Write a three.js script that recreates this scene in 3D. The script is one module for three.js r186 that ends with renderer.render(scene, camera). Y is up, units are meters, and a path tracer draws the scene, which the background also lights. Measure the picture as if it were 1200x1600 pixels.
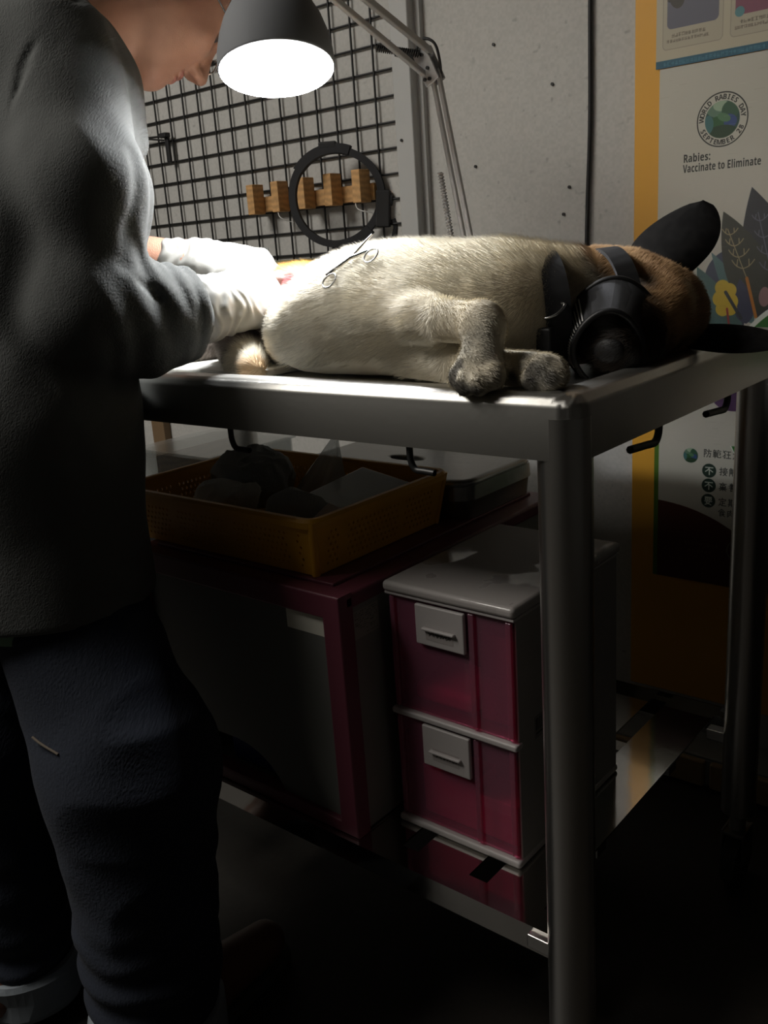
import * as THREE from 'three';
import { RoundedBoxGeometry } from 'three/addons/geometries/RoundedBoxGeometry.js';
import { mergeGeometries, toCreasedNormals } from 'three/addons/utils/BufferGeometryUtils.js';
import { RectAreaLightUniformsLib } from 'three/addons/lights/RectAreaLightUniformsLib.js';
RectAreaLightUniformsLib.init();

// ------------------------------------------------------------------ camera, lights, exposure
const scene = new THREE.Scene();
scene.background = new THREE.Color(0x000000);
const renderer = new THREE.WebGLRenderer();
renderer.toneMapping = THREE.LinearToneMapping;
renderer.toneMappingExposure = 1.0;
renderer.shadowMap.enabled = true;
const camera = new THREE.PerspectiveCamera(58.64, 0.75, 0.05, 20);
camera.position.set(0, 0.98, 0);
const deg = Math.PI / 180;
camera.rotation.order = 'YXZ';
camera.rotation.set(-16.0 * deg, 40.5 * deg, -4.05 * deg);
scene.add(camera);
const LAMP = { pos: [-0.88, 1.205, -0.885], axis: [0.2, -0.955, 0.215], power: 350, color: [0.97, 0.985, 1.0] };
const PANEL = { pos: [-2.1, 2.55, 0.45], power: 14, color: [1.0, 0.955, 0.88] };

// ------------------------------------------------------------------ helpers
const V = (x, y, z) => new THREE.Vector3(x, y, z);
function rng(seed) { let a = seed >>> 0; return () => { a = (a + 0x6D2B79F5) | 0; let t = Math.imul(a ^ (a >>> 15), 1 | a); t = (t + Math.imul(t ^ (t >>> 7), 61 | t)) ^ t; return ((t ^ (t >>> 14)) >>> 0) / 4294967296; }; }
const clamp = (x, a, b) => x < a ? a : x > b ? b : x;
const lerp = (a, b, t) => a + (b - a) * t;
const sstep = (a, b, x) => { const t = clamp((x - a) / (b - a), 0, 1); return t * t * (3 - 2 * t); };
function hash3(x, y, z) { let h = Math.imul(x, 374761393) ^ Math.imul(y, 668265263) ^ Math.imul(z, 2147483647 - 1013); h = Math.imul(h ^ (h >>> 13), 1274126177); return ((h ^ (h >>> 16)) >>> 0) / 4294967296; }
function vnoise(x, y, z) {
  const i = Math.floor(x), j = Math.floor(y), k = Math.floor(z); let u = x - i, v = y - j, w = z - k;
  u = u * u * (3 - 2 * u); v = v * v * (3 - 2 * v); w = w * w * (3 - 2 * w);
  const a = lerp(lerp(hash3(i, j, k), hash3(i + 1, j, k), u), lerp(hash3(i, j + 1, k), hash3(i + 1, j + 1, k), u), v);
  const b = lerp(lerp(hash3(i, j, k + 1), hash3(i + 1, j, k + 1), u), lerp(hash3(i, j + 1, k + 1), hash3(i + 1, j + 1, k + 1), u), v);
  return lerp(a, b, w) * 2 - 1;
}
const fbm = (x, y, z, o = 4) => { let s = 0, a = 0.5; for (let i = 0; i < o; i++) { s += a * vnoise(x, y, z); x *= 2.03; y *= 2.01; z *= 2.07; a *= 0.5; } return s; };

const taken = new Map();
function numbered(n) { const c = taken.get(n) || 0; taken.set(n, c + 1); return c ? n + '_' + String(c).padStart(3, '0') : n; }
function prep(g) { g = g.index ? g.toNonIndexed() : g; if (!g.attributes.uv) g.setAttribute('uv', new THREE.BufferAttribute(new Float32Array(g.attributes.position.count * 2), 2)); for (const k of Object.keys(g.attributes)) if (!['position', 'normal', 'uv'].includes(k)) g.deleteAttribute(k); g.morphAttributes = {}; return g; }
const merge = (list) => list.length === 1 ? list[0] : mergeGeometries(list.map(prep));
function part(name, geos, mat, parent) {
  const g = Array.isArray(geos) ? merge(geos) : geos;
  const m = new THREE.Mesh(g, mat); m.name = name; m.castShadow = m.receiveShadow = true; if (parent) parent.add(m); return m;
}
function tag(o, label, category, group) { o.userData.label = label; o.userData.category = category; if (group) o.userData.group = group; return o; }
function thing(name, label, category, pos = [0, 0, 0], group) { const o = new THREE.Group(); o.name = numbered(name); o.position.set(...pos); scene.add(o); return tag(o, label, category, group); }
function solo(name, geos, mat, label, category, group) { const m = part(numbered(name), geos, mat, scene); return tag(m, label, category, group); }
function struct(name, geos, mat, parent = scene) { const m = part(name, geos, mat, parent); m.userData.kind = 'structure'; return m; }
// boxes carry uv in metres
function uvMetres(g) {
  const p = g.attributes.position, n = g.attributes.normal, uv = new Float32Array(p.count * 2);
  for (let i = 0; i < p.count; i++) {
    const ax = Math.abs(n.getX(i)), ay = Math.abs(n.getY(i)), az = Math.abs(n.getZ(i));
    if (ay >= ax && ay >= az) { uv[2 * i] = p.getX(i); uv[2 * i + 1] = p.getZ(i); } else if (ax > az) { uv[2 * i] = p.getZ(i); uv[2 * i + 1] = p.getY(i); } else { uv[2 * i] = p.getX(i); uv[2 * i + 1] = p.getY(i); }
  }
  g.setAttribute('uv', new THREE.BufferAttribute(uv, 2)); return g;
}
function box(x0, x1, y0, y1, z0, z1) { const g = new THREE.BoxGeometry(x1 - x0, y1 - y0, z1 - z0); g.translate((x0 + x1) / 2, (y0 + y1) / 2, (z0 + z1) / 2); return uvMetres(g); }
function rbox(x0, x1, y0, y1, z0, z1, r = 0.004, seg = 2) { const g = new RoundedBoxGeometry(x1 - x0, y1 - y0, z1 - z0, seg, r); g.translate((x0 + x1) / 2, (y0 + y1) / 2, (z0 + z1) / 2); return uvMetres(prep(g)); }
function bar(a, b, r, seg = 14, r2 = r) {
  const A = V(...a), B = V(...b), d = B.clone().sub(A), L = d.length(); const g = new THREE.CylinderGeometry(r2, r, L, seg);
  g.applyQuaternion(new THREE.Quaternion().setFromUnitVectors(V(0, 1, 0), d.normalize())); g.translate((A.x + B.x) / 2, (A.y + B.y) / 2, (A.z + B.z) / 2); return prep(g);
}
function obar(a, b, w, h, up = [0, 1, 0], r = 0.002) { // rounded rectangular bar from a to b
  const A = V(...a), B = V(...b), d = B.clone().sub(A), L = d.length(); d.normalize(); const g = new RoundedBoxGeometry(w, h, L, 2, r);
  const U = V(...up).addScaledVector(d, -V(...up).dot(d)).normalize(), S = U.clone().cross(d); const m = new THREE.Matrix4().makeBasis(S, U, d); m.setPosition(A.clone().add(B).multiplyScalar(0.5)); g.applyMatrix4(m); return prep(g);
}
function tube(pts, r, seg = 40, rad = 8, closed = false) { return prep(new THREE.TubeGeometry(new THREE.CatmullRomCurve3(pts.map((p) => V(...p)), closed, 'centripetal'), seg, r, rad, closed)); }
function lathe(profile, seg = 48) { return prep(new THREE.LatheGeometry(profile.map((p) => new THREE.Vector2(...p)), seg)); }
function ball(c, r, ws = 20, hs = 14) { const g = new THREE.SphereGeometry(1, ws, hs); const R = Array.isArray(r) ? r : [r, r, r]; g.scale(...R); g.translate(...c); return prep(g); }
const aim = (g, dir, pos) => { g.applyQuaternion(new THREE.Quaternion().setFromUnitVectors(V(0, 1, 0), V(...dir).normalize())); g.translate(...pos); return g; };

// ------------------------------------------------------------------ procedural textures
function dataTex(n, fn, srgb) {
  const d = new Uint8Array(n * n * 4);
  for (let y = 0; y < n; y++) for (let x = 0; x < n; x++) { const c = fn(x / n, y / n, x, y), i = (y * n + x) * 4; if (typeof c === 'number') d[i] = d[i + 1] = d[i + 2] = clamp(c, 0, 1) * 255; else for (let k = 0; k < 3; k++) d[i + k] = clamp(c[k], 0, 1) * 255; d[i + 3] = 255; }
  const t = new THREE.DataTexture(d, n, n); t.wrapS = t.wrapT = THREE.RepeatWrapping; t.magFilter = THREE.LinearFilter; t.minFilter = THREE.LinearMipmapLinearFilter; t.generateMipmaps = true; if (srgb) t.colorSpace = THREE.SRGBColorSpace; t.needsUpdate = true; return t;
}
const rep = (t, s, s2 = s) => { const c = t.clone(); c.repeat.set(s, s2); c.needsUpdate = true; return c; };
// tileable noise through a torus-like wrap of the lattice
function tnoise(u, v, f, seed = 0) { const x = u * f, y = v * f, i = Math.floor(x), j = Math.floor(y); let a = x - i, b = y - j; a = a * a * (3 - 2 * a); b = b * b * (3 - 2 * b); const h = (p, q) => hash3(((p % f) + f) % f, ((q % f) + f) % f, seed); return lerp(lerp(h(i, j), h(i + 1, j), a), lerp(h(i, j + 1), h(i + 1, j + 1), a), b); }
const tfbm = (u, v, f, o, seed = 0) => { let s = 0, a = 0.5, t = 0; for (let i = 0; i < o; i++) { s += a * tnoise(u, v, f, seed + i); t += a; f *= 2; a *= 0.5; } return s / t; };
const TX = {
  fine: dataTex(256, (u, v) => tfbm(u, v, 32, 3, 3)),
  cloud: dataTex(512, (u, v) => tfbm(u, v, 4, 6, 11)),
  fleece: dataTex(512, (u, v) => { const a = tfbm(u, v, 64, 3, 21), b = tfbm(u, v, 12, 3, 5); return 0.25 + 0.75 * a * (0.6 + 0.6 * b); }),
  denim: dataTex(256, (u, v, x, y) => 0.5 + 0.25 * Math.sin((x + y) * Math.PI / 4) + 0.35 * (tfbm(u, v, 64, 2, 9) - 0.5)),
  brushed: dataTex(512, (u, v) => 0.35 + 0.3 * tnoise(u, v * 0 + 0.5, 256, 4) + 0.35 * tfbm(u, v, 8, 4, 2)),
  wall: dataTex(1024, (u, v) => { const c = tfbm(u, v, 6, 6, 31), s = tfbm(u, v, 96, 2, 77), k = 0.70 + 0.05 * (c - 0.5) - (s > 0.80 ? 0.12 * (s - 0.80) / 0.2 : 0) + 0.04 * (tnoise(u, v, 256, 8) - 0.5); return [k * 1.0, k * 0.99, k * 0.965]; }, true),
  floor: dataTex(512, (u, v) => { const c = tfbm(u, v, 5, 6, 61), k = 0.33 + 0.18 * (c - 0.5) + 0.06 * (tnoise(u, v, 256, 3) - 0.5); return [k * 1.06, k, k * 0.9]; }, true),
  smear: dataTex(512, (u, v) => { const a = tfbm(u, v, 3, 5, 91); return a > 0.56 ? 0.10 : 0.10 + sstep(0.56, 0.5, a) * 0.5; }),
  wood: dataTex(256, (u, v) => { const g = 0.5 + 0.5 * Math.sin((v * 14 + 1.6 * tfbm(u, v, 4, 4, 13)) * Math.PI * 2), k = 0.72 + 0.10 * g + 0.1 * (tfbm(u, v, 32, 2, 6) - 0.5); return [k * 0.96, k * 0.74, k * 0.48]; }, true),
};
const S = (o) => new THREE.MeshStandardMaterial(o), PH = (o) => new THREE.MeshPhysicalMaterial(o);
const lin = (r, g, b) => new THREE.Color().setRGB(r, g, b);
const M = {
  wall: S({ map: rep(TX.wall, 0.9), roughness: 0.75, bumpMap: rep(TX.cloud, 1.5), bumpScale: 0.0005 }),
  shell: S({ color: lin(0.07, 0.068, 0.062), roughness: 0.9 }),
  ceiling: S({ color: lin(0.30, 0.29, 0.27), roughness: 0.9 }),
  floor: S({ map: rep(TX.floor, 0.8), color: 0x6e6862, roughness: 0.6, bumpMap: rep(TX.cloud, 2), bumpScale: 0.002 }),
  concrete: S({ color: lin(0.30, 0.30, 0.28), roughness: 0.9, bumpMap: rep(TX.cloud, 4), bumpScale: 0.003 }),
  brick: S({ color: lin(0.36, 0.25, 0.13), roughness: 0.9 }),
  post: S({ color: lin(0.42, 0.42, 0.41), roughness: 0.6, bumpMap: rep(TX.cloud, 5), bumpScale: 0.0008 }),
  steel: S({ color: lin(0.56, 0.55, 0.52), metalness: 1, roughness: 0.36, roughnessMap: null, bumpMap: rep(TX.fine, 6), bumpScale: 0.00006 }),
  leg: S({ color: lin(0.60, 0.59, 0.57), metalness: 1, roughness: 0.3 }),
  mirror: S({ color: lin(0.52, 0.505, 0.475), metalness: 1, roughness: 0.10, bumpMap: rep(TX.cloud, 3), bumpScale: 0.0003 }),
  dullsteel: S({ color: lin(0.30, 0.30, 0.29), metalness: 1, roughness: 0.34, bumpMap: rep(TX.cloud, 9), bumpScale: 0.0006 }),
  blackMetal: S({ color: lin(0.012, 0.012, 0.012), roughness: 0.45 }),
  blackPlastic: S({ color: lin(0.013, 0.013, 0.014), roughness: 0.5 }),
  rubber: S({ color: lin(0.03, 0.03, 0.03), roughness: 0.8 }),
  peg: S({ map: rep(TX.wood, 6), roughness: 0.6 }),
  cupboard: S({ color: lin(0.03, 0.027, 0.023), roughness: 0.6 }),
  darkwood: S({ color: lin(0.16, 0.10, 0.05), roughness: 0.7 }),
  shade: S({ color: lin(0.17, 0.175, 0.185), roughness: 0.75 }),
  shadeIn: S({ color: lin(0.8, 0.8, 0.8), roughness: 0.4 }),
  lampArm: S({ color: lin(0.36, 0.36, 0.36), roughness: 0.4, metalness: 0.3 }),
  glow: S({ color: 0x000000, emissive: lin(...LAMP.color), emissiveIntensity: 2.0 }),
  tubeGlow: S({ color: 0x000000, emissive: lin(...PANEL.color), emissiveIntensity: 1.2 }),
  yellow: S({ color: lin(0.66, 0.33, 0.035), roughness: 0.5, bumpMap: rep(TX.cloud, 3), bumpScale: 0.001 }),
  fleece: PH({ color: lin(0.08, 0.083, 0.08), roughness: 1, sheen: 0.1, sheenColor: lin(0.55, 0.58, 0.58), sheenRoughness: 0.5, bumpMap: rep(TX.fleece, 10), bumpScale: 0.0007 }),
  denim: S({ color: lin(0.009, 0.013, 0.024), roughness: 0.95, bumpMap: rep(TX.fine, 12), bumpScale: 0.0006 }),
  denimIn: S({ color: lin(0.24, 0.27, 0.30), roughness: 0.95, bumpMap: rep(TX.denim, 40), bumpScale: 0.0006 }),
  thread: S({ color: lin(0.10, 0.08, 0.06), roughness: 0.9 }),
  shoe: S({ color: lin(0.11, 0.045, 0.028), roughness: 0.5 }),
  sole: S({ color: lin(0.03, 0.025, 0.02), roughness: 0.9 }),
  skin: PH({ vertexColors: true, roughness: 0.5, bumpMap: rep(TX.fine, 30), bumpScale: 0.0003 }),
  hair: S({ color: lin(0.014, 0.012, 0.011), roughness: 0.55 }),
  glove: PH({ color: lin(0.42, 0.41, 0.38), roughness: 0.42, clearcoat: 0.15, clearcoatRoughness: 0.4 }),
  lens: PH({ color: 0xffffff, transmission: 1, thickness: 0, roughness: 0.02, ior: 1.5 }),
  silver: S({ color: lin(0.7, 0.7, 0.7), metalness: 1, roughness: 0.22 }),
  dog: PH({ vertexColors: true, roughness: 0.9, specularIntensity: 0.25 }),
  fur: S({ color: 0xffffff, roughness: 0.7 }),
  nylon: S({ color: lin(0.014, 0.014, 0.016), roughness: 0.75, bumpMap: rep(TX.denim, 60), bumpScale: 0.0006 }),
  stripe: S({ color: lin(0.7, 0.7, 0.68), roughness: 0.6 }),
  pinkClear: PH({ color: lin(0.80, 0.34, 0.50), transmission: 0.86, thickness: 0, roughness: 0.06 }),
  whitePlastic: PH({ color: lin(0.42, 0.39, 0.38), roughness: 0.45 }),
  frosted: PH({ color: lin(0.36, 0.34, 0.32), transmission: 0.25, thickness: 0, roughness: 0.55 }),
  lid: PH({ color: lin(0.38, 0.35, 0.335), roughness: 1, roughnessMap: rep(TX.smear, 4.4) }),
  purple: S({ color: lin(0.145, 0.035, 0.055), roughness: 0.45 }),
  paleCase: PH({ color: lin(0.20, 0.195, 0.18), roughness: 0.5 }),
  smoke: PH({ color: lin(0.30, 0.30, 0.28), transmission: 0.45, thickness: 0, roughness: 0.5 }),
  paper: S({ color: lin(0.85, 0.83, 0.72), roughness: 0.7 }),
  basket: S({ color: lin(0.80, 0.40, 0.03), roughness: 0.45 }),
  cloth: S({ color: lin(0.34, 0.36, 0.36), roughness: 1, bumpMap: rep(TX.fine, 8), bumpScale: 0.001 }),
  cloth2: S({ color: lin(0.55, 0.56, 0.55), roughness: 1, bumpMap: rep(TX.fine, 8), bumpScale: 0.001 }),
  film: PH({ color: lin(0.8, 0.82, 0.82), transmission: 0.75, thickness: 0, roughness: 0.25 }),
  packet: PH({ color: lin(0.48, 0.52, 0.53), roughness: 0.35, clearcoat: 0.4 }),
  contents: S({ color: lin(0.82, 0.74, 0.70), roughness: 0.8 }),
  blue: S({ color: lin(0.01, 0.02, 0.16), roughness: 0.5 }),
  pad: S({ color: lin(0.66, 0.65, 0.60), roughness: 0.95, bumpMap: rep(TX.fine, 10), bumpScale: 0.0006 }),
  greenPack: PH({ color: lin(0.22, 0.26, 0.12), transmission: 0.45, thickness: 0, roughness: 0.4 }),
  clearPlastic: PH({ color: lin(0.92, 0.94, 0.94), transmission: 0.8, thickness: 0, roughness: 0.18 }),
  navyBox: S({ color: lin(0.02, 0.02, 0.022), roughness: 0.6 }),
  shirt: S({ color: lin(0.16, 0.26, 0.18), roughness: 0.9 }),
};

// ------------------------------------------------------------------ signed-distance meshing (surface nets)
function cap(a, b, ra, rb = ra) { const bx = b[0] - a[0], by = b[1] - a[1], bz = b[2] - a[2], L = bx * bx + by * by + bz * bz || 1e-9; return (x, y, z) => { const px = x - a[0], py = y - a[1], pz = z - a[2], t = clamp((px * bx + py * by + pz * bz) / L, 0, 1), dx = px - bx * t, dy = py - by * t, dz = pz - bz * t; return Math.sqrt(dx * dx + dy * dy + dz * dz) - ra - (rb - ra) * t; }; }
function ell(c, r, axes) { // ellipsoid, axes: optional three unit vectors
  const A = axes || [[1, 0, 0], [0, 1, 0], [0, 0, 1]];
  return (x, y, z) => { const px = x - c[0], py = y - c[1], pz = z - c[2]; const u = px * A[0][0] + py * A[0][1] + pz * A[0][2], v = px * A[1][0] + py * A[1][1] + pz * A[1][2], w = px * A[2][0] + py * A[2][1] + pz * A[2][2]; const k0 = Math.sqrt((u / r[0]) ** 2 + (v / r[1]) ** 2 + (w / r[2]) ** 2), k1 = Math.sqrt((u / (r[0] * r[0])) ** 2 + (v / (r[1] * r[1])) ** 2 + (w / (r[2] * r[2])) ** 2); return k1 < 1e-9 ? -Math.min(...r) : k0 * (k0 - 1) / k1; };
}
const smin = (a, b, k) => { const h = Math.max(k - Math.abs(a - b), 0) / k; return Math.min(a, b) - h * h * k * 0.25; };
const smax = (a, b, k) => -smin(-a, -b, k);
function uni(prims, k) { return (x, y, z) => { let d = prims[0](x, y, z); for (let i = 1; i < prims.length; i++) d = smin(d, prims[i](x, y, z), k); return d; }; }
function nets(f, lo, hi, h, color, slack = 1.35) {
  const n = [0, 1, 2].map((i) => Math.ceil((hi[i] - lo[i]) / h) + 1), [nx, ny, nz] = n, F = new Float32Array(nx * ny * nz), B = 6, id = (i, j, k) => i + nx * (j + ny * k);
  for (let k0 = 0; k0 < nz; k0 += B) for (let j0 = 0; j0 < ny; j0 += B) for (let i0 = 0; i0 < nx; i0 += B) {
    const c = f(lo[0] + (i0 + B / 2) * h, lo[1] + (j0 + B / 2) * h, lo[2] + (k0 + B / 2) * h), far = Math.abs(c) > slack * h * B * 0.87 + 2 * h;
    for (let k = k0; k < Math.min(k0 + B, nz); k++) for (let j = j0; j < Math.min(j0 + B, ny); j++) for (let i = i0; i < Math.min(i0 + B, nx); i++) F[id(i, j, k)] = far ? c : f(lo[0] + i * h, lo[1] + j * h, lo[2] + k * h);
  }
  const vid = new Int32Array(nx * ny * nz).fill(-1), P = [], idx = [];
  for (let k = 0; k < nz - 1; k++) for (let j = 0; j < ny - 1; j++) for (let i = 0; i < nx - 1; i++) {
    let cnt = 0, sx = 0, sy = 0, sz = 0, mask = 0; const v = [];
    for (let c = 0; c < 8; c++) { v[c] = F[id(i + (c & 1), j + ((c >> 1) & 1), k + (c >> 2))]; if (v[c] < 0) mask |= 1 << c; }
    if (mask === 0 || mask === 255) continue;
    for (let c = 0; c < 8; c++) for (let b = 1; b < 8; b <<= 1) { const e = c | b; if (e === c) continue; if ((v[c] < 0) === (v[e] < 0)) continue; const t = v[c] / (v[c] - v[e]); sx += (c & 1) + (b === 1 ? t : 0); sy += ((c >> 1) & 1) + (b === 2 ? t : 0); sz += (c >> 2) + (b === 4 ? t : 0); cnt++; }
    vid[id(i, j, k)] = P.length / 3; P.push(lo[0] + (i + sx / cnt) * h, lo[1] + (j + sy / cnt) * h, lo[2] + (k + sz / cnt) * h);
  }
  const quad = (a, b, c, d, flip) => { if (a < 0 || b < 0 || c < 0 || d < 0) return; if (flip) idx.push(a, c, b, a, d, c); else idx.push(a, b, c, a, c, d); };
  for (let k = 1; k < nz - 1; k++) for (let j = 1; j < ny - 1; j++) for (let i = 1; i < nx - 1; i++) {
    const s = F[id(i, j, k)] < 0;
    if (s !== F[id(i + 1, j, k)] < 0) quad(vid[id(i, j - 1, k - 1)], vid[id(i, j, k - 1)], vid[id(i, j, k)], vid[id(i, j - 1, k)], !s);
    if (s !== F[id(i, j + 1, k)] < 0) quad(vid[id(i - 1, j, k - 1)], vid[id(i, j, k - 1)], vid[id(i, j, k)], vid[id(i - 1, j, k)], s);
    if (s !== F[id(i, j, k + 1)] < 0) quad(vid[id(i - 1, j - 1, k)], vid[id(i, j - 1, k)], vid[id(i, j, k)], vid[id(i - 1, j, k)], !s);
  }
  const g = new THREE.BufferGeometry(), N = new Float32Array(P.length), U = new Float32Array(P.length / 3 * 2), e = h * 0.6;
  for (let i = 0; i < P.length; i += 3) {
    const x = P[i], y = P[i + 1], z = P[i + 2]; let a = f(x + e, y, z) - f(x - e, y, z), b = f(x, y + e, z) - f(x, y - e, z), c = f(x, y, z + e) - f(x, y, z - e); const L = Math.hypot(a, b, c) || 1;
    N[i] = a / L; N[i + 1] = b / L; N[i + 2] = c / L; U[i / 3 * 2] = x - z * 0.8; U[i / 3 * 2 + 1] = y + z * 0.35;
  }
  g.setAttribute('position', new THREE.BufferAttribute(new Float32Array(P), 3)); g.setAttribute('normal', new THREE.BufferAttribute(N, 3)); g.setAttribute('uv', new THREE.BufferAttribute(U, 2));
  if (color) { const C = new Float32Array(P.length); for (let i = 0; i < P.length; i += 3) { const c = color(P[i], P[i + 1], P[i + 2], N[i], N[i + 1], N[i + 2]); C[i] = c[0]; C[i + 1] = c[1]; C[i + 2] = c[2]; } g.setAttribute('color', new THREE.BufferAttribute(C, 3)); }
  g.setIndex(idx); return g;
}
const mix3 = (a, b, t) => [lerp(a[0], b[0], t), lerp(a[1], b[1], t), lerp(a[2], b[2], t)];
const dist = (x, y, z, c) => Math.hypot(x - c[0], y - c[1], z - c[2]);

// ------------------------------------------------------------------ the room
const WZ = -1.55, WS = 1.108, wx = (x) => x * WS, wy = (y) => 0.98 + (y - 0.98) * WS; // the wall was measured on a plane 1.39 m away, then set at its true distance
struct('floor', [box(-3.3, 1.8, -0.1, 0, -1.65, 2.4)], M.floor);
struct('ceiling', [box(-3.3, 1.8, 2.6, 2.7, -1.65, 2.4)], M.ceiling);
const wallBack = struct('wall_back', [box(-3.3, 1.8, 0, 2.6, -1.65, WZ)], M.wall);
struct('wall_left', [box(-3.3, -3.2, 0, 2.6, WZ, 2.3)], M.shell);
struct('wall_right', [box(1.7, 1.8, 0, 2.6, WZ, 2.3)], M.shell);
struct('wall_front', [box(-3.3, 1.8, 0, 2.6, 2.3, 2.4)], M.shell);
// white timber post beside the wire panel, with its narrow filler strip
const trim = struct('trim_1', [rbox(-1.196, -1.152, 0.06, 2.599, WZ + 0.0005, WZ + 0.034, 0.003)], M.post);
part('filler_strip', [box(-1.152, -1.14, 0.06, 2.599, WZ + 0.0005, WZ + 0.012)], M.post, trim);
struct('baseboard_back', [rbox(-3.19, 1.69, 0.0005, 0.06, WZ + 0.0005, WZ + 0.09, 0.008)], M.concrete);
for (let i = 0; i < 14; i++) part('brick', [rbox(-1.32 + i * 0.115, -1.215 + i * 0.115, 0.004, 0.055, WZ + 0.085, WZ + 0.1, 0.004)], M.brick, wallBack);
for (const [x, y] of [[-0.888, 1.29], [-0.781, 1.214], [-0.932, 1.107], [-0.764, 1.016], [-0.753, 1.057], [-1.066, 1.164], [-0.94, 1.4], [-0.72, 0.72]].map(([a, b]) => [wx(a), wy(b)])) {
  const g = new THREE.CylinderGeometry(0.0028, 0.0028, 0.003, 10); g.rotateX(Math.PI / 2); g.translate(x, y, Math.abs(x - wx(-1.066)) < 1e-6 ? WZ + 0.035 : WZ + 0.0015); part('nail', [g], M.blackMetal, wallBack);
}
// far-left dark timber against the wall
solo('wooden_post', [rbox(-2.14, -2.085, 0.061, 2.2, WZ + 0.001, WZ + 0.025, 0.003)], M.darkwood, 'dark brown timber strip on the wall at the left end of the wire panel', 'post');

// ------------------------------------------------------------------ yellow board and posters
solo('yellow_board', [rbox(wx(-0.638), -0.225, wy(0.214), 2.1, WZ + 0.001, WZ + 0.012, 0.002)], M.yellow, 'tall yellow painted board on the white wall behind the posters', 'board');
function canvas(w, h) { const c = document.createElement('canvas'); c.width = w; c.height = h; return [c, c.getContext('2d')]; }
function sheet(name, c, x0, x1, y0, y1, z, label, rough, wav) {
  x0 = wx(x0); x1 = wx(x1); y0 = wy(y0); y1 = wy(y1);
  const t = new THREE.CanvasTexture(c); t.colorSpace = THREE.SRGBColorSpace; t.anisotropy = 8;
  const g = new THREE.PlaneGeometry(x1 - x0, y1 - y0, 40, 80), p = g.attributes.position; g.translate((x0 + x1) / 2, (y0 + y1) / 2, z);
  for (let i = 0; i < p.count; i++) p.setZ(i, z + wav * (1 + fbm(p.getX(i) * 9, p.getY(i) * 7, 3, 3)));
  g.computeVertexNormals();
  return solo(name, [g], PH({ map: t, roughness: rough, side: THREE.DoubleSide, clearcoat: 0.25, clearcoatRoughness: 0.3 }), label, 'poster');
}
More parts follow.
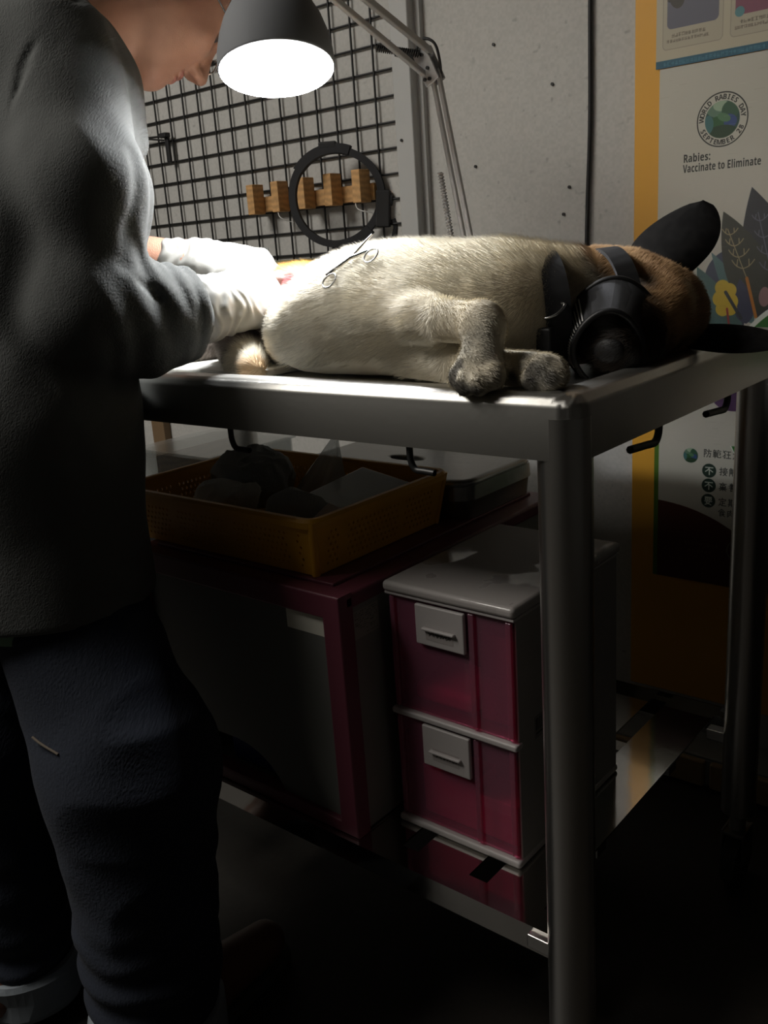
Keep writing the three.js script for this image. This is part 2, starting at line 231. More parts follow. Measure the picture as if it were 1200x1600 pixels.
// hand-drawn strokes of the Chinese characters, each on a 100 x 100 square
const GLYPH = {
  fang: [[15, 8, 38, 8, 27, 34, 40, 52, 22, 62], [15, 8, 15, 96], [66, 4, 71, 17], [44, 24, 96, 24], [66, 24, 62, 60, 44, 96], [64, 48, 88, 48, 83, 94, 71, 88]],
  fan: [[20, 4, 8, 20], [14, 14, 44, 14], [66, 4, 54, 20], [60, 14, 94, 14], [8, 32, 48, 32], [12, 42, 46, 42, 46, 70, 12, 70, 12, 42], [12, 56, 46, 56], [28, 24, 28, 98], [6, 82, 50, 82], [58, 34, 88, 34, 88, 58, 76, 58], [58, 34, 58, 90, 94, 90, 94, 78]],
  kuang: [[40, 6, 14, 24], [12, 6, 32, 40, 30, 92, 18, 86], [32, 50, 8, 74], [48, 14, 94, 14], [70, 14, 70, 90], [52, 50, 90, 50], [44, 90, 98, 90]],
  quan: [[10, 34, 92, 34], [50, 6, 46, 48, 10, 94], [52, 40, 92, 94], [70, 10, 82, 22]],
  bing: [[52, 2, 56, 12], [24, 16, 94, 16], [24, 16, 22, 60, 8, 96], [8, 30, 18, 42], [6, 64, 20, 56], [34, 30, 92, 30], [40, 46, 40, 96], [40, 46, 88, 46, 88, 94, 78, 90], [64, 30, 62, 54, 48, 74], [64, 56, 78, 72]],
  bu: [[8, 14, 92, 14], [54, 14, 36, 42, 8, 62], [52, 34, 52, 96], [62, 42, 90, 62]],
  jie: [[6, 26, 38, 26], [24, 4, 24, 92, 12, 86], [6, 62, 38, 50], [68, 2, 72, 12], [46, 16, 96, 16], [56, 22, 60, 36], [84, 22, 78, 36], [44, 40, 98, 40], [64, 40, 52, 64, 88, 94], [44, 58, 98, 58], [82, 58, 72, 80, 46, 94]],
  chu: [[22, 2, 8, 22], [18, 10, 38, 10, 32, 24], [12, 26, 42, 26, 42, 92], [12, 26, 10, 94], [12, 46, 42, 46], [12, 64, 42, 64], [28, 26, 28, 64], [54, 8, 94, 8, 94, 30, 54, 30, 54, 8], [74, 8, 74, 30], [60, 36, 52, 52], [58, 44, 96, 44, 90, 94, 80, 90], [60, 54, 80, 54, 80, 70, 60, 70, 60, 54], [70, 48, 70, 82], [56, 82, 84, 80]],
  qi: [[48, 2, 52, 12], [10, 18, 90, 18], [38, 18, 24, 34, 70, 32], [62, 24, 76, 38], [22, 44, 22, 64, 80, 64, 80, 44], [50, 40, 50, 98], [22, 54, 80, 54], [8, 76, 92, 76], [46, 78, 16, 96], [54, 78, 86, 96]],
  yang: [[34, 2, 40, 10], [66, 2, 60, 10], [18, 14, 82, 14], [24, 24, 76, 24], [8, 34, 92, 34], [50, 14, 50, 34], [46, 36, 12, 58], [54, 36, 90, 58], [30, 50, 70, 50, 70, 70, 30, 70], [30, 60, 70, 60], [30, 50, 30, 96, 48, 88], [52, 72, 88, 96]],
  yao: [[12, 8, 88, 8], [38, 8, 38, 40], [62, 8, 62, 40], [16, 20, 84, 20, 84, 40, 16, 40, 16, 20], [8, 56, 92, 56], [44, 44, 28, 72, 82, 96], [68, 56, 54, 80, 14, 96]],
  ding: [[48, 2, 54, 12], [12, 30, 12, 18, 90, 18, 86, 30], [26, 38, 76, 38], [50, 38, 50, 90], [50, 62, 78, 62], [28, 54, 26, 72, 10, 94], [24, 78, 50, 92, 94, 92]],
  qiz: [[8, 18, 54, 18], [18, 6, 18, 70], [42, 6, 42, 70], [18, 34, 42, 34], [18, 50, 42, 50], [6, 70, 56, 70], [22, 76, 10, 94], [38, 76, 50, 90], [64, 10, 62, 60, 54, 94], [64, 10, 92, 10, 92, 94, 80, 90], [64, 36, 92, 36], [64, 60, 92, 60]],
  shi: [[50, 2, 8, 40], [50, 4, 92, 38], [50, 22, 54, 32], [30, 38, 72, 38, 72, 68, 30, 68], [30, 52, 72, 52], [30, 38, 30, 94, 52, 86], [84, 66, 62, 78], [54, 70, 90, 96]],
  rou: [[14, 22, 14, 96], [14, 22, 88, 22, 88, 94, 76, 90], [50, 4, 46, 34, 24, 56], [48, 34, 72, 54], [50, 54, 24, 84], [48, 62, 74, 86]],
};
function glyph(g, k, x, y, s, w) { g.lineWidth = w; g.lineCap = g.lineJoin = 'round'; for (const st of GLYPH[k]) { g.beginPath(); g.moveTo(x + st[0] * s / 100, y + st[1] * s / 100); for (let i = 2; i < st.length; i += 2) g.lineTo(x + st[i] * s / 100, y + st[i + 1] * s / 100); g.stroke(); } }
{ // the rabies-day poster
  const x0 = -0.598, x1 = -0.22, y0 = 0.425, y1 = 1.2035, K = 2000, [c, g] = canvas(Math.round((x1 - x0) * K), Math.round((y1 - y0) * K)), W = c.width, H = c.height;
  const X = (x) => (x - x0) * K, Y = (y) => (y1 - y) * K, R = rng(5);
  g.fillStyle = '#b7b4a8'; g.fillRect(0, 0, W, H);
  const poly = (col, pts, curve = true) => { g.fillStyle = col; g.beginPath(); const q = pts.map(([a, b]) => [X(a), Y(b)]); g.moveTo(...q[0]); for (let i = 1; i < q.length; i++) { if (curve && q[i].length && i + 1 < q.length) { g.quadraticCurveTo(q[i][0], q[i][1], q[i + 1][0], q[i + 1][1]); i++; } else g.lineTo(...q[i]); } g.closePath(); g.fill(); };
  // logo
  const ring = (x, y, r, lw) => { g.beginPath(); g.arc(X(x), Y(y), r * K, 0, 7); g.lineWidth = lw; g.strokeStyle = '#11120f'; g.stroke(); };
  const globe = (x, y, r) => { g.save(); g.beginPath(); g.arc(X(x), Y(y), r * K, 0, 7); g.clip(); g.fillStyle = '#2c4a44'; g.fillRect(X(x - r), Y(y + r), 2 * r * K, 2 * r * K);
    const blob = (col, u, v, a, b, t) => { g.fillStyle = col; g.beginPath(); g.ellipse(X(x + u * r), Y(y + v * r), a * r * K, b * r * K, t, 0, 7); g.fill(); };
    blob('#5d7a66', -0.2, 0.6, 0.8, 0.5, 0.2); blob('#93a98f', -0.1, 0.75, 0.45, 0.3, 0.1); blob('#34563f', 0.45, 0.45, 0.5, 0.5, 0.5); blob('#33497a', 0.35, -0.15, 0.5, 0.4, 0); blob('#2f5a34', -0.35, -0.3, 0.45, 0.5, 0.3); blob('#27402a', 0, -0.7, 0.9, 0.4, 0); blob('#3f6a6a', -0.8, -0.2, 0.3, 0.5, 0); blob('#4f7755', 0.1, 0.1, 0.4, 0.22, 0.4); g.restore(); };
  const gx = -0.505, gy = 1.1245; ring(gx, gy, 0.0355, 3); globe(gx, gy, 0.0245);
  g.fillStyle = '#11120f'; g.font = 'bold 19px sans-serif'; g.textAlign = 'center'; g.textBaseline = 'middle';
  const arcText = (s, mid, span, top) => { const n = s.length; for (let i = 0; i < n; i++) { const a = mid + (i / (n - 1) - 0.5) * span * (top ? 1 : -1), r = 0.0298 * K; g.save(); g.translate(X(gx) + Math.cos(a) * r, Y(gy) + Math.sin(a) * r); g.rotate(top ? a + Math.PI / 2 : a - Math.PI / 2); g.fillText(s[i], 0, 0); g.restore(); } };
  arcText('WORLD RABIES DAY', -Math.PI / 2, 2.95, true); arcText('SEPTEMBER 28', Math.PI / 2, 2.25, false);
  g.textAlign = 'left'; g.textBaseline = 'alphabetic'; g.save(); g.font = 'bold 30px sans-serif'; g.translate(X(-0.5605), Y(1.0725)); g.scale(0.78, 1); g.fillText('Rabies:', 0, 0); g.restore();
  g.save(); g.font = 'bold 30px sans-serif'; g.translate(X(-0.5605), Y(1.0585)); const tw = g.measureText('Vaccinate to Eliminate').width; g.scale(0.112 * K / tw, 1); g.fillText('Vaccinate to Eliminate', 0, 0); g.restore();
  // illustration: leaves, hill, trees
  const leaf = (col, bx, by, tx, ty, wd) => { const dx = tx - bx, dy = ty - by, L = Math.hypot(dx, dy), nx = -dy / L * wd, ny = dx / L * wd; g.fillStyle = col; g.beginPath(); g.moveTo(X(bx), Y(by)); g.bezierCurveTo(X(bx + nx * 1.3 + dx * 0.15), Y(by + ny * 1.3 + dy * 0.15), X(bx + nx + dx * 0.62), Y(by + ny + dy * 0.62), X(tx), Y(ty)); g.bezierCurveTo(X(bx - nx + dx * 0.62), Y(by - ny + dy * 0.62), X(bx - nx * 1.3 + dx * 0.15), Y(by - ny * 1.3 + dy * 0.15), X(bx), Y(by)); g.fill(); };
  leaf('#2b3140', -0.47, 0.82, -0.53, 0.90, 0.03); g.fillStyle = '#343b4c'; g.beginPath(); g.ellipse(X(-0.487), Y(0.908), 0.036 * K, 0.04 * K, 0.5, 0, 7); g.fill();
  leaf('#23262b', -0.40, 0.82, -0.46, 1.03, 0.05); leaf('#272b31', -0.33, 0.82, -0.36, 1.04, 0.05); leaf('#3c5a57', -0.47, 0.80, -0.536, 0.924, 0.028); leaf('#4c6a6b', -0.45, 0.84, -0.515, 0.944, 0.016); leaf('#2a2c20', -0.435, 0.858, -0.499, 1.0, 0.036); leaf('#30324a', -0.46, 0.84, -0.472, 0.905, 0.017); leaf('#3e5b4d', -0.30, 0.82, -0.26, 0.98, 0.05); leaf('#2b3140', -0.24, 0.80, -0.2, 0.94, 0.045);
  const twig = (col, bx, by, tx, ty) => { g.strokeStyle = col; g.lineWidth = 3; g.lineCap = 'round'; g.beginPath(); g.moveTo(X(bx), Y(by)); g.lineTo(X(tx), Y(ty)); g.stroke(); for (let i = 1; i < 5; i++) for (const s of [-1, 1]) { const t = i / 5 + 0.1, px = lerp(bx, tx, t), py = lerp(by, ty, t), l = 0.016 * (1.15 - t * 0.5); g.beginPath(); g.moveTo(X(px), Y(py)); g.quadraticCurveTo(X(px + s * l * 0.6), Y(py + 0.001), X(px + s * l), Y(py + l * 0.75)); g.stroke(); g.beginPath(); g.moveTo(X(px + s * l * 0.55), Y(py + 0.003)); g.lineTo(X(px + s * l * 0.5), Y(py + l * 0.8)); g.stroke(); } };
  twig('#8f8460', -0.458, 0.895, -0.492, 0.975); twig('#565863', -0.42, 0.88, -0.45, 0.995);
  g.strokeStyle = '#a8681c'; g.lineWidth = 9; g.beginPath(); g.moveTo(X(-0.447), Y(0.85)); g.lineTo(X(-0.462), Y(0.905)); g.stroke();
  g.fillStyle = '#d8ddd6'; g.beginPath(); g.ellipse(X(-0.36), Y(0.73), 0.134 * K, 0.153 * K, 0, 0, 7); g.fill();
  g.fillStyle = '#2f6a2b'; g.beginPath(); g.ellipse(X(-0.36), Y(0.725), 0.13 * K, 0.15 * K, 0, 0, 7); g.fill();
  g.fillStyle = '#5c8d99'; g.beginPath(); g.ellipse(X(-0.40), Y(0.745), 0.085 * K, 0.09 * K, 0.2, 0, 7); g.fill();
  g.fillStyle = '#c4a832'; for (const [a, b, r] of [[-0.497, 0.893, 0.011], [-0.487, 0.888, 0.011], [-0.499, 0.877, 0.012], [-0.486, 0.872, 0.013], [-0.495, 0.862, 0.011], [-0.484, 0.862, 0.01]]) { g.beginPath(); g.arc(X(a), Y(b), r * K, 0, 7); g.fill(); }
  g.strokeStyle = '#22252c'; g.lineWidth = 9; g.beginPath(); g.moveTo(X(-0.492), Y(0.886)); g.lineTo(X(-0.468), Y(0.848)); g.stroke();
  g.strokeStyle = '#8e2c2c'; g.lineWidth = 6; g.beginPath(); g.moveTo(X(-0.489), Y(0.862)); g.lineTo(X(-0.484), Y(0.83)); g.stroke();
  g.fillStyle = '#8a6a6a'; g.beginPath(); g.ellipse(X(-0.436), Y(0.878), 0.008 * K, 0.014 * K, 0, 0, 7); g.fill();
  // lower half
  g.fillStyle = '#b7b4a8'; g.fillRect(X(-0.56), Y(0.795), W, 0.14 * K); g.fillStyle = '#b7b4a8'; g.fillRect(0, Y(0.80), X(-0.53), 0.2 * K);
  g.fillStyle = '#4a2f52'; g.beginPath(); g.ellipse(X(-0.475), Y(0.735), 0.034 * K, 0.026 * K, 0, 0, 7); g.fill(); g.fillStyle = '#2b1d24'; g.fillRect(X(-0.492), Y(0.80), 0.05 * K, 0.055 * K);
  globe(-0.538, 0.635, 0.0118);
  const ink = '#2a2c2a'; g.strokeStyle = ink;
  const line = (keys, x, y, s) => keys.forEach((k, i) => glyph(g, k, X(x) + i * s * 1.12, Y(y), s, s * 0.085));
  line(['fang', 'fan', 'kuang', 'quan', 'bing'], -0.5185, 0.6475, 27);
  for (const [k, y] of [['bu', 0.613], ['bu', 0.589], ['yao', 0.564]]) { g.fillStyle = '#23352c'; g.beginPath(); g.arc(X(-0.508), Y(y), 0.0112 * K, 0, 7); g.fill(); g.strokeStyle = '#c6cabd'; glyph(g, k, X(-0.508) - 14, Y(y) - 14, 28, 3); }
  g.strokeStyle = ink; line(['jie', 'chu'], -0.4925, 0.620, 27); line(['qi', 'yang'], -0.4925, 0.596, 27); line(['ding', 'qiz'], -0.4925, 0.571, 27); line(['shi', 'rou'], -0.4925, 0.553, 25);
  g.fillStyle = '#4d6f24'; g.fillRect(0, Y(0.80), X(-0.5905), H); 
  g.fillStyle = '#4b1c12'; g.beginPath(); g.moveTo(X(-0.5905), Y(0.556)); g.bezierCurveTo(X(-0.55), Y(0.553), X(-0.50), Y(0.545), X(-0.44), Y(0.50)); g.lineTo(W, Y(0.47)); g.lineTo(W, H); g.lineTo(X(-0.5905), H); g.fill();
  g.fillStyle = '#5d3a2c'; for (let r = 0; r < 2; r++) for (let i = 0; i < 9 - r * 3; i++) g.fillRect(X(-0.546 + r * 0.008) + i * 13, Y(0.492 - r * 0.012), 9, 9);
  g.strokeStyle = '#6d6f60'; g.lineWidth = 4; g.beginPath(); g.arc(X(-0.46), Y(0.487), 0.016 * K, 0, 7); g.stroke();
  for (let i = 0; i < 500; i++) { g.fillStyle = `rgba(${R() < 0.5 ? '90,80,60' : '235,232,220'},${0.03 + 0.06 * R()})`; g.fillRect(R() * W, R() * H, 2 + R() * 30, 1 + R() * 2); }
  sheet('rabies_poster', c, x0, x1, y0, y1, WZ + 0.0135, 'white rabies day poster with globe emblem and dark leaves on yellow board', 0.5, 0.0012);
}
{ // the photo-card poster above it
  const x0 = -0.604, x1 = -0.215, y0 = 1.2045, y1 = 1.75, K = 2000, [c, g] = canvas(Math.round((x1 - x0) * K), Math.round((y1 - y0) * K)), W = c.width, H = c.height;
  const X = (x) => (x - x0) * K, Y = (y) => (y1 - y) * K, R = rng(8);
  g.fillStyle = '#b0a892'; g.fillRect(0, 0, W, H); g.fillStyle = '#1f5468'; g.fillRect(0, Y(1.2145), W, H);
  const scrib = (x, y, n, s, col) => { g.strokeStyle = col; g.lineWidth = s * 0.12; for (let i = 0; i < n; i++) { const bx = X(x) + i * s * 1.1; for (let k = 0; k < 5; k++) { g.beginPath(); if (R() < 0.5) { const yy = Y(y) + R() * s; g.moveTo(bx, yy); g.lineTo(bx + s * 0.9, yy); } else { const xx = bx + R() * s * 0.9; g.moveTo(xx, Y(y)); g.lineTo(xx, Y(y) + s); } g.stroke(); } } };
  scrib(-0.592, 1.2118, 26, 10, '#3f7486');
  for (const [px, tone] of [[-0.594, 0], [-0.4975, 1], [-0.401, 0], [-0.3045, 1]]) for (const py of [1.228, 1.36, 1.492]) {
    g.fillStyle = '#a8a08c'; g.strokeStyle = '#8f8878'; g.lineWidth = 2; g.beginPath(); g.roundRect(X(px), Y(py + 0.126), 0.086 * K, 0.126 * K, 12); g.fill(); g.stroke();
    g.save(); g.beginPath(); g.roundRect(X(px + 0.006), Y(py + 0.12), 0.074 * K, 0.094 * K, 14); g.clip(); g.fillStyle = tone ? '#7a4456' : '#5c5c68'; g.fillRect(X(px), Y(py + 0.126), 0.09 * K, 0.126 * K);
    for (let i = 0; i < 26; i++) { const up = R(); g.fillStyle = tone ? ['#55324f', '#93505a', '#6f6a78', '#a86a6a', '#463049'][i % 5] : ['#1c1b1c', '#26241f', '#3a352b', '#6b6a72', '#101112'][i % 5]; g.beginPath(); g.ellipse(X(px + R() * 0.086), Y(py + 0.06 + up * 0.06), 10 + R() * 26, 8 + R() * 20, R() * 3, 0, 7); g.fill(); }
    g.restore(); if (tone) { g.fillStyle = '#4f7f83'; g.beginPath(); g.arc(X(px + 0.012), Y(py + 0.03), 13, 0, 7); g.fill(); }
    scrib(px + 0.013, py + 0.0195, 10, 9, '#5d5648'); scrib(px + 0.006, py + 0.0125, 14, 8, '#5d5648');
  }
  sheet('photo_card_poster', c, x0, x1, y0, y1, WZ + 0.0142, 'cream poster of photo cards with a blue band along its bottom', 0.5, 0.0008);
}
// black cable hanging down the wall
solo('black_cable', [tube([[wx(-0.712), wy(1.75), WZ + 0.006], [wx(-0.711), wy(1.4), WZ + 0.006], [wx(-0.7125), wy(1.3), WZ + 0.006], [wx(-0.7135), wy(1.15), WZ + 0.006], [wx(-0.719), wy(1.02), WZ + 0.006], [wx(-0.721), wy(0.95), WZ + 0.006], [wx(-0.724), wy(0.6), WZ + 0.006], [wx(-0.722), 0.1, WZ + 0.006]], 0.0038, 60, 8)], M.blackPlastic, 'black cable hanging straight down the white wall beside the yellow board', 'cable');

// ------------------------------------------------------------------ wire grid panel and what hangs on it
const GZ = WZ + 0.0085;
{
  const t = thing('wire_grid_panel', 'black wire grid panel hung on the white wall behind the lamp', 'grid panel', [wx(-1.09), wy(0.94), GZ]); t.scale.setScalar(WS * 0.985);
  const vg = new THREE.CylinderGeometry(0.0021, 0.0021, 0.72, 8), hg = new THREE.CylinderGeometry(0.0021, 0.0021, 0.82, 8); hg.rotateZ(Math.PI / 2);
  for (let i = 0; i < 17; i++) { const m = part('upright_wire', vg, M.blackMetal, t); m.position.set(-i * 0.0497, 0.345, 0); }
  for (let j = 0; j < 17; j++) { const m = part('cross_wire', hg, M.blackMetal, t); m.position.set(-0.403, -0.002 + j * 0.0445, -0.0035); }
}
{ // clip on the panel
  const t = thing('black_clip', 'small black clip hooked on the wire grid beside the face', 'clip', [wx(-1.735), wy(1.255), GZ]); t.scale.setScalar(WS);
  part('jaw', [rbox(-0.013, 0.009, -0.004, 0.006, 0.0045, 0.02, 0.002), rbox(-0.006, 0.006, -0.055, 0, 0.0045, 0.012, 0.002)], M.blackPlastic, t);
  part('prong', [bar([-0.012, 0, 0.011], [-0.11, 0.006, 0.011], 0.0022, 8), bar([-0.012, -0.008, 0.008], [-0.06, 0, 0.011], 0.002, 8)], M.blackMetal, t);
}
{ // wooden rack: a board with five upright pegs
  const z0 = GZ + 0.0035, t = thing('wooden_peg_rack', 'light wooden rack with five upright pegs on the wire grid', 'rack', [wx(-1.46), wy(1.067), z0]); t.scale.setScalar(WS);
  part('back_board', [rbox(0, 0.315, 0.004, 0.034, 0, 0.011, 0.0015)], M.peg, t);
  for (let i = 0; i < 5; i++) part('peg', [rbox(0.002 + i * 0.0715, 0.022 + i * 0.0715, 0.0, 0.058, 0.0115, 0.042, 0.0015)], M.peg, t);
  part('cord', [tube([[0.06, 0.012, 0.013], [0.07, -0.008, 0.02], [0.1, -0.022, 0.012]], 0.001, 14, 5)], M.stripe, t); part('cord', [tube([[0.27, 0.012, 0.013], [0.278, -0.008, 0.02], [0.31, -0.02, 0.012]], 0.001, 14, 5)], M.stripe, t);
}
function ribbonRing(c, axis, u, ru, rv, width, thick, seg = 72, from = 0, to = Math.PI * 2, wob = 0) { // flat band swept round a ring
  const A = V(...axis).normalize(), U = V(...u).addScaledVector(A, -V(...u).dot(A)).normalize(), W = A.clone().cross(U), C = V(...c), P = [], I = [], closed = to - from > 6.28, sec = [[-1, -1], [1, -1], [1, 1], [-1, 1]];
  for (let i = 0; i <= seg; i++) { const a = from + (to - from) * i / seg, ca = Math.cos(a), sa = Math.sin(a), k = 1 + wob * Math.sin(a * 3 + 1); for (const [p, q] of sec) P.push(C.clone().addScaledVector(U, (ru * k + q * thick / 2) * ca).addScaledVector(W, (rv * k + q * thick / 2) * sa).addScaledVector(A, p * width / 2)); }
  const q = (a, b, c2, d) => I.push(a, b, c2, a, c2, d);
  for (let i = 0; i < seg; i++) for (let s = 0; s < 4; s++) { const n = (s + 1) % 4; q(i * 4 + s, i * 4 + n, (i + 1) * 4 + n, (i + 1) * 4 + s); }
  if (!closed) { q(0, 3, 2, 1); const e = seg * 4; q(e, e + 1, e + 2, e + 3); }
  const g = new THREE.BufferGeometry(); g.setAttribute('position', new THREE.Float32BufferAttribute(P.flatMap((p) => [p.x, p.y, p.z]), 3)); g.setIndex(I); const n = g.toNonIndexed(); n.computeVertexNormals(); return prep(toCreasedNormals(n, 0.6));
}
{ // black hoop hung over the pegs
  const t = thing('black_hoop', 'black padded hoop with clip boxes hanging on the wooden pegs', 'hoop', [wx(-1.21), wy(1.081), GZ + 0.052]); t.scale.setScalar(WS);
  const ax = [0.5, 0.02, 0.86], u = [0.86, 0, -0.5];
  part('band', [ribbonRing([0, 0, 0], ax, u, 0.085, 0.0835, 0.016, 0.013, 72, 0, Math.PI * 2, 0.012)], M.nylon, t);
  const loc = (a, r, k = 0) => [Math.cos(a) * r * 0.86 + ax[0] * k, Math.sin(a) * r, Math.cos(a) * r * -0.5 + ax[2] * k];
  const blk = (a, r, w, h, d, tilt) => { const g = new RoundedBoxGeometry(w, h, d, 2, 0.003); g.rotateZ(tilt); g.rotateY(0.527); g.translate(...loc(a, r)); return g; };
  part('top_tab', [blk(1.67, 0.092, 0.034, 0.013, 0.016, 0)], M.blackPlastic, t);
  part('buckle', [blk(-0.3, 0.092, 0.027, 0.066, 0.02, -0.08), blk(-0.12, 0.098, 0.02, 0.02, 0.016, -0.3)], M.blackPlastic, t);
  part('pad', [ribbonRing([0, 0, 0], ax, u, 0.087, 0.0855, 0.02, 0.017, 20, -1.5, -0.8)], M.nylon, t); part('pad', [ribbonRing([0, 0, 0], ax, u, 0.087, 0.0855, 0.019, 0.017, 20, 1.2, 2.5)], M.nylon, t);
  part('strap_end', [blk(-1.57, 0.105, 0.03, 0.042, 0.014, 0.02), tube([loc(-1.35, 0.09), loc(-1.2, 0.1), loc(-1.12, 0.093)], 0.002, 12, 5)], M.nylon, t);
  part('hanging_strap', [tube([loc(-0.42, 0.115), loc(-0.5, 0.125), loc(-0.62, 0.13), loc(-0.74, 0.14)], 0.0052, 16, 6)], M.nylon, t);
}

// ------------------------------------------------------------------ desk lamp on a folding arm
{
  const P = LAMP.pos, A = V(...LAMP.axis).normalize(), up = A.clone().negate();
  const t = thing('desk_lamp', 'grey dome clamp lamp shining on the dog from a folding arm', 'lamp', P), k = 0.843, sc = (q) => q.map(([a, b]) => [a * k, b * k]);
  const prof = [[0.0855, -0.002], [0.087, 0.0], [0.0855, 0.022], [0.081, 0.046], [0.073, 0.07], [0.061, 0.092], [0.046, 0.11], [0.034, 0.121], [0.03, 0.128], [0.029, 0.17], [0.024, 0.176], [0.0005, 0.178]];
  part('shade', [aim(lathe(sc(prof)), up.toArray(), [0, 0, 0])], M.shade, t);
  part('reflector', [aim(lathe(sc([[0.0845, -0.002], [0.0845, 0.004], [0.083, 0.022], [0.0785, 0.045], [0.07, 0.068], [0.058, 0.089], [0.04, 0.105], [0.0005, 0.108]])), up.toArray(), [0, 0, 0])], M.shadeIn, t);
  const disc = new THREE.CylinderGeometry(0.061, 0.061, 0.003, 48); part('glowing_bulb_face', [aim(prep(disc), up.toArray(), [up.x * 0.045, up.y * 0.045, up.z * 0.045])], M.glow, t);
  const l = new THREE.RectAreaLight(lin(...LAMP.color), LAMP.power, 0.083, 0.083); l.name = 'lamp_light'; l.position.copy(A).multiplyScalar(-0.0415); t.add(l);
  { const m = new THREE.Matrix4().lookAt(V(0, 0, 0), A, V(0, 0, 1)); l.quaternion.setFromRotationMatrix(m); }
  const rel = (p) => [p[0] - P[0], p[1] - P[1], p[2] - P[2]];
  const neck = [P[0] + up.x * 0.14, P[1] + up.y * 0.14, P[2] + up.z * 0.14], J = [-0.922, 1.250, -1.262];
  part('neck_bracket', [obar(rel([neck[0] + 0.0, neck[1] - 0.01, neck[2] - 0.025]), rel([neck[0] + 0.01, neck[1] + 0.03, neck[2] - 0.03]), 0.03, 0.012)], M.lampArm, t);
  const n2 = [neck[0] + 0.012, neck[1] + 0.012, neck[2] - 0.03];
  part('arm_bar', [obar(rel([n2[0], n2[1] + 0.014, n2[2]]), rel([J[0] + 0.006, J[1] + 0.02, J[2]]), 0.008, 0.011)], M.lampArm, t);
  part('arm_bar', [obar(rel([n2[0], n2[1] - 0.016, n2[2]]), rel([J[0] - 0.004, J[1] - 0.012, J[2] + 0.004]), 0.008, 0.009)], M.lampArm, t);
  part('joint_plate', [obar(rel([J[0] - 0.012, J[1] + 0.026, J[2] + 0.008]), rel([J[0] + 0.013, J[1] - 0.026, J[2] + 0.008]), 0.004, 0.028, [1, 0.3, 0]), obar(rel([J[0] - 0.012, J[1] + 0.026, J[2] - 0.008]), rel([J[0] + 0.013, J[1] - 0.026, J[2] - 0.008]), 0.004, 0.028, [1, 0.3, 0])], M.lampArm, t);
  for (const [a, b] of [[-0.004, 0.016], [0.006, -0.004], [0.009, -0.02], [0, -0.02]]) part('rivet', [aim(prep(new THREE.CylinderGeometry(0.0028, 0.0028, 0.026, 8)), [0, 0, 1], rel([J[0] + a, J[1] + b, J[2]]))], M.blackMetal, t);
  const coil = (a, b, r, n) => { const A2 = V(...a), d = V(...b).sub(A2), L = d.length(), q = new THREE.Quaternion().setFromUnitVectors(V(0, 1, 0), d.normalize()), pts = []; for (let i = 0; i <= n * 10; i++) { const v = V(Math.cos(i * 0.628) * r, L * i / (n * 10), Math.sin(i * 0.628) * r).applyQuaternion(q).add(A2); pts.push([v.x, v.y, v.z]); } return [tube(pts, 0.0011, n * 12, 5), bar(a, b, r * 0.75, 8)]; };
  part('spring', coil(rel([J[0] - 0.008, J[1] + 0.018, J[2] + 0.013]), rel([J[0] - 0.066, J[1] + 0.033, J[2] + 0.045]), 0.0052, 20), M.blackMetal, t);
  part('spring', coil(rel([J[0] - 0.012, J[1] + 0.01, J[2] - 0.004]), rel([J[0] - 0.055, J[1] + 0.028, J[2] + 0.012]), 0.0048, 16), M.blackMetal, t);
  const B = [-0.843, 0.862, -1.272];
  part('lower_bar', [obar(rel([J[0] + 0.006, J[1] - 0.012, J[2]]), rel([B[0] - 0.008, B[1], B[2]]), 0.008, 0.007)], M.lampArm, t);
  part('lower_bar', [obar(rel([J[0] + 0.017, J[1] - 0.006, J[2]]), rel([B[0] + 0.006, B[1], B[2]]), 0.008, 0.007)], M.lampArm, t);
  part('spring', coil(rel([-0.912, 1.093, -1.266]), rel([-0.882, 0.9, -1.266]), 0.0042, 40), M.lampArm, t);
  part('clamp', [rbox(B[0] - P[0] - 0.02, B[0] - P[0] + 0.02, -0.46, -0.38, B[2] - P[2] - 0.024, B[2] - P[2] + 0.002, 0.003)], M.blackMetal, t);
  part('cable', [tube([rel([J[0] - 0.014, J[1] + 0.022, J[2] + 0.014]), rel([J[0] + 0.0, J[1] + 0.038, J[2] + 0.01]), rel([J[0] + 0.017, J[1] + 0.03, J[2] + 0.006]), rel([J[0] + 0.022, J[1] + 0.004, J[2]]), rel([J[0] + 0.019, J[1] - 0.02, J[2] - 0.005])], 0.0024, 30, 6)], M.blackPlastic, t);
}
{ // ceiling panel that gives the dim room light
  const t = thing('ceiling_light_panel', 'white square ceiling light panel overhead behind the camera', 'lamp', PANEL.pos);
  part('frame', [rbox(-0.6, 0.6, 0.0, 0.049, -0.6, 0.6, 0.004)], M.whitePlastic, t);
  part('glowing_face', [box(-0.57, 0.57, -0.004, 0, -0.57, 0.57)], M.tubeGlow, t);
  const l = new THREE.RectAreaLight(lin(...PANEL.color), PANEL.power, 1.12, 1.12); l.name = 'panel_light'; l.position.set(0, -0.008, 0); l.rotation.x = -Math.PI / 2; t.add(l);
}

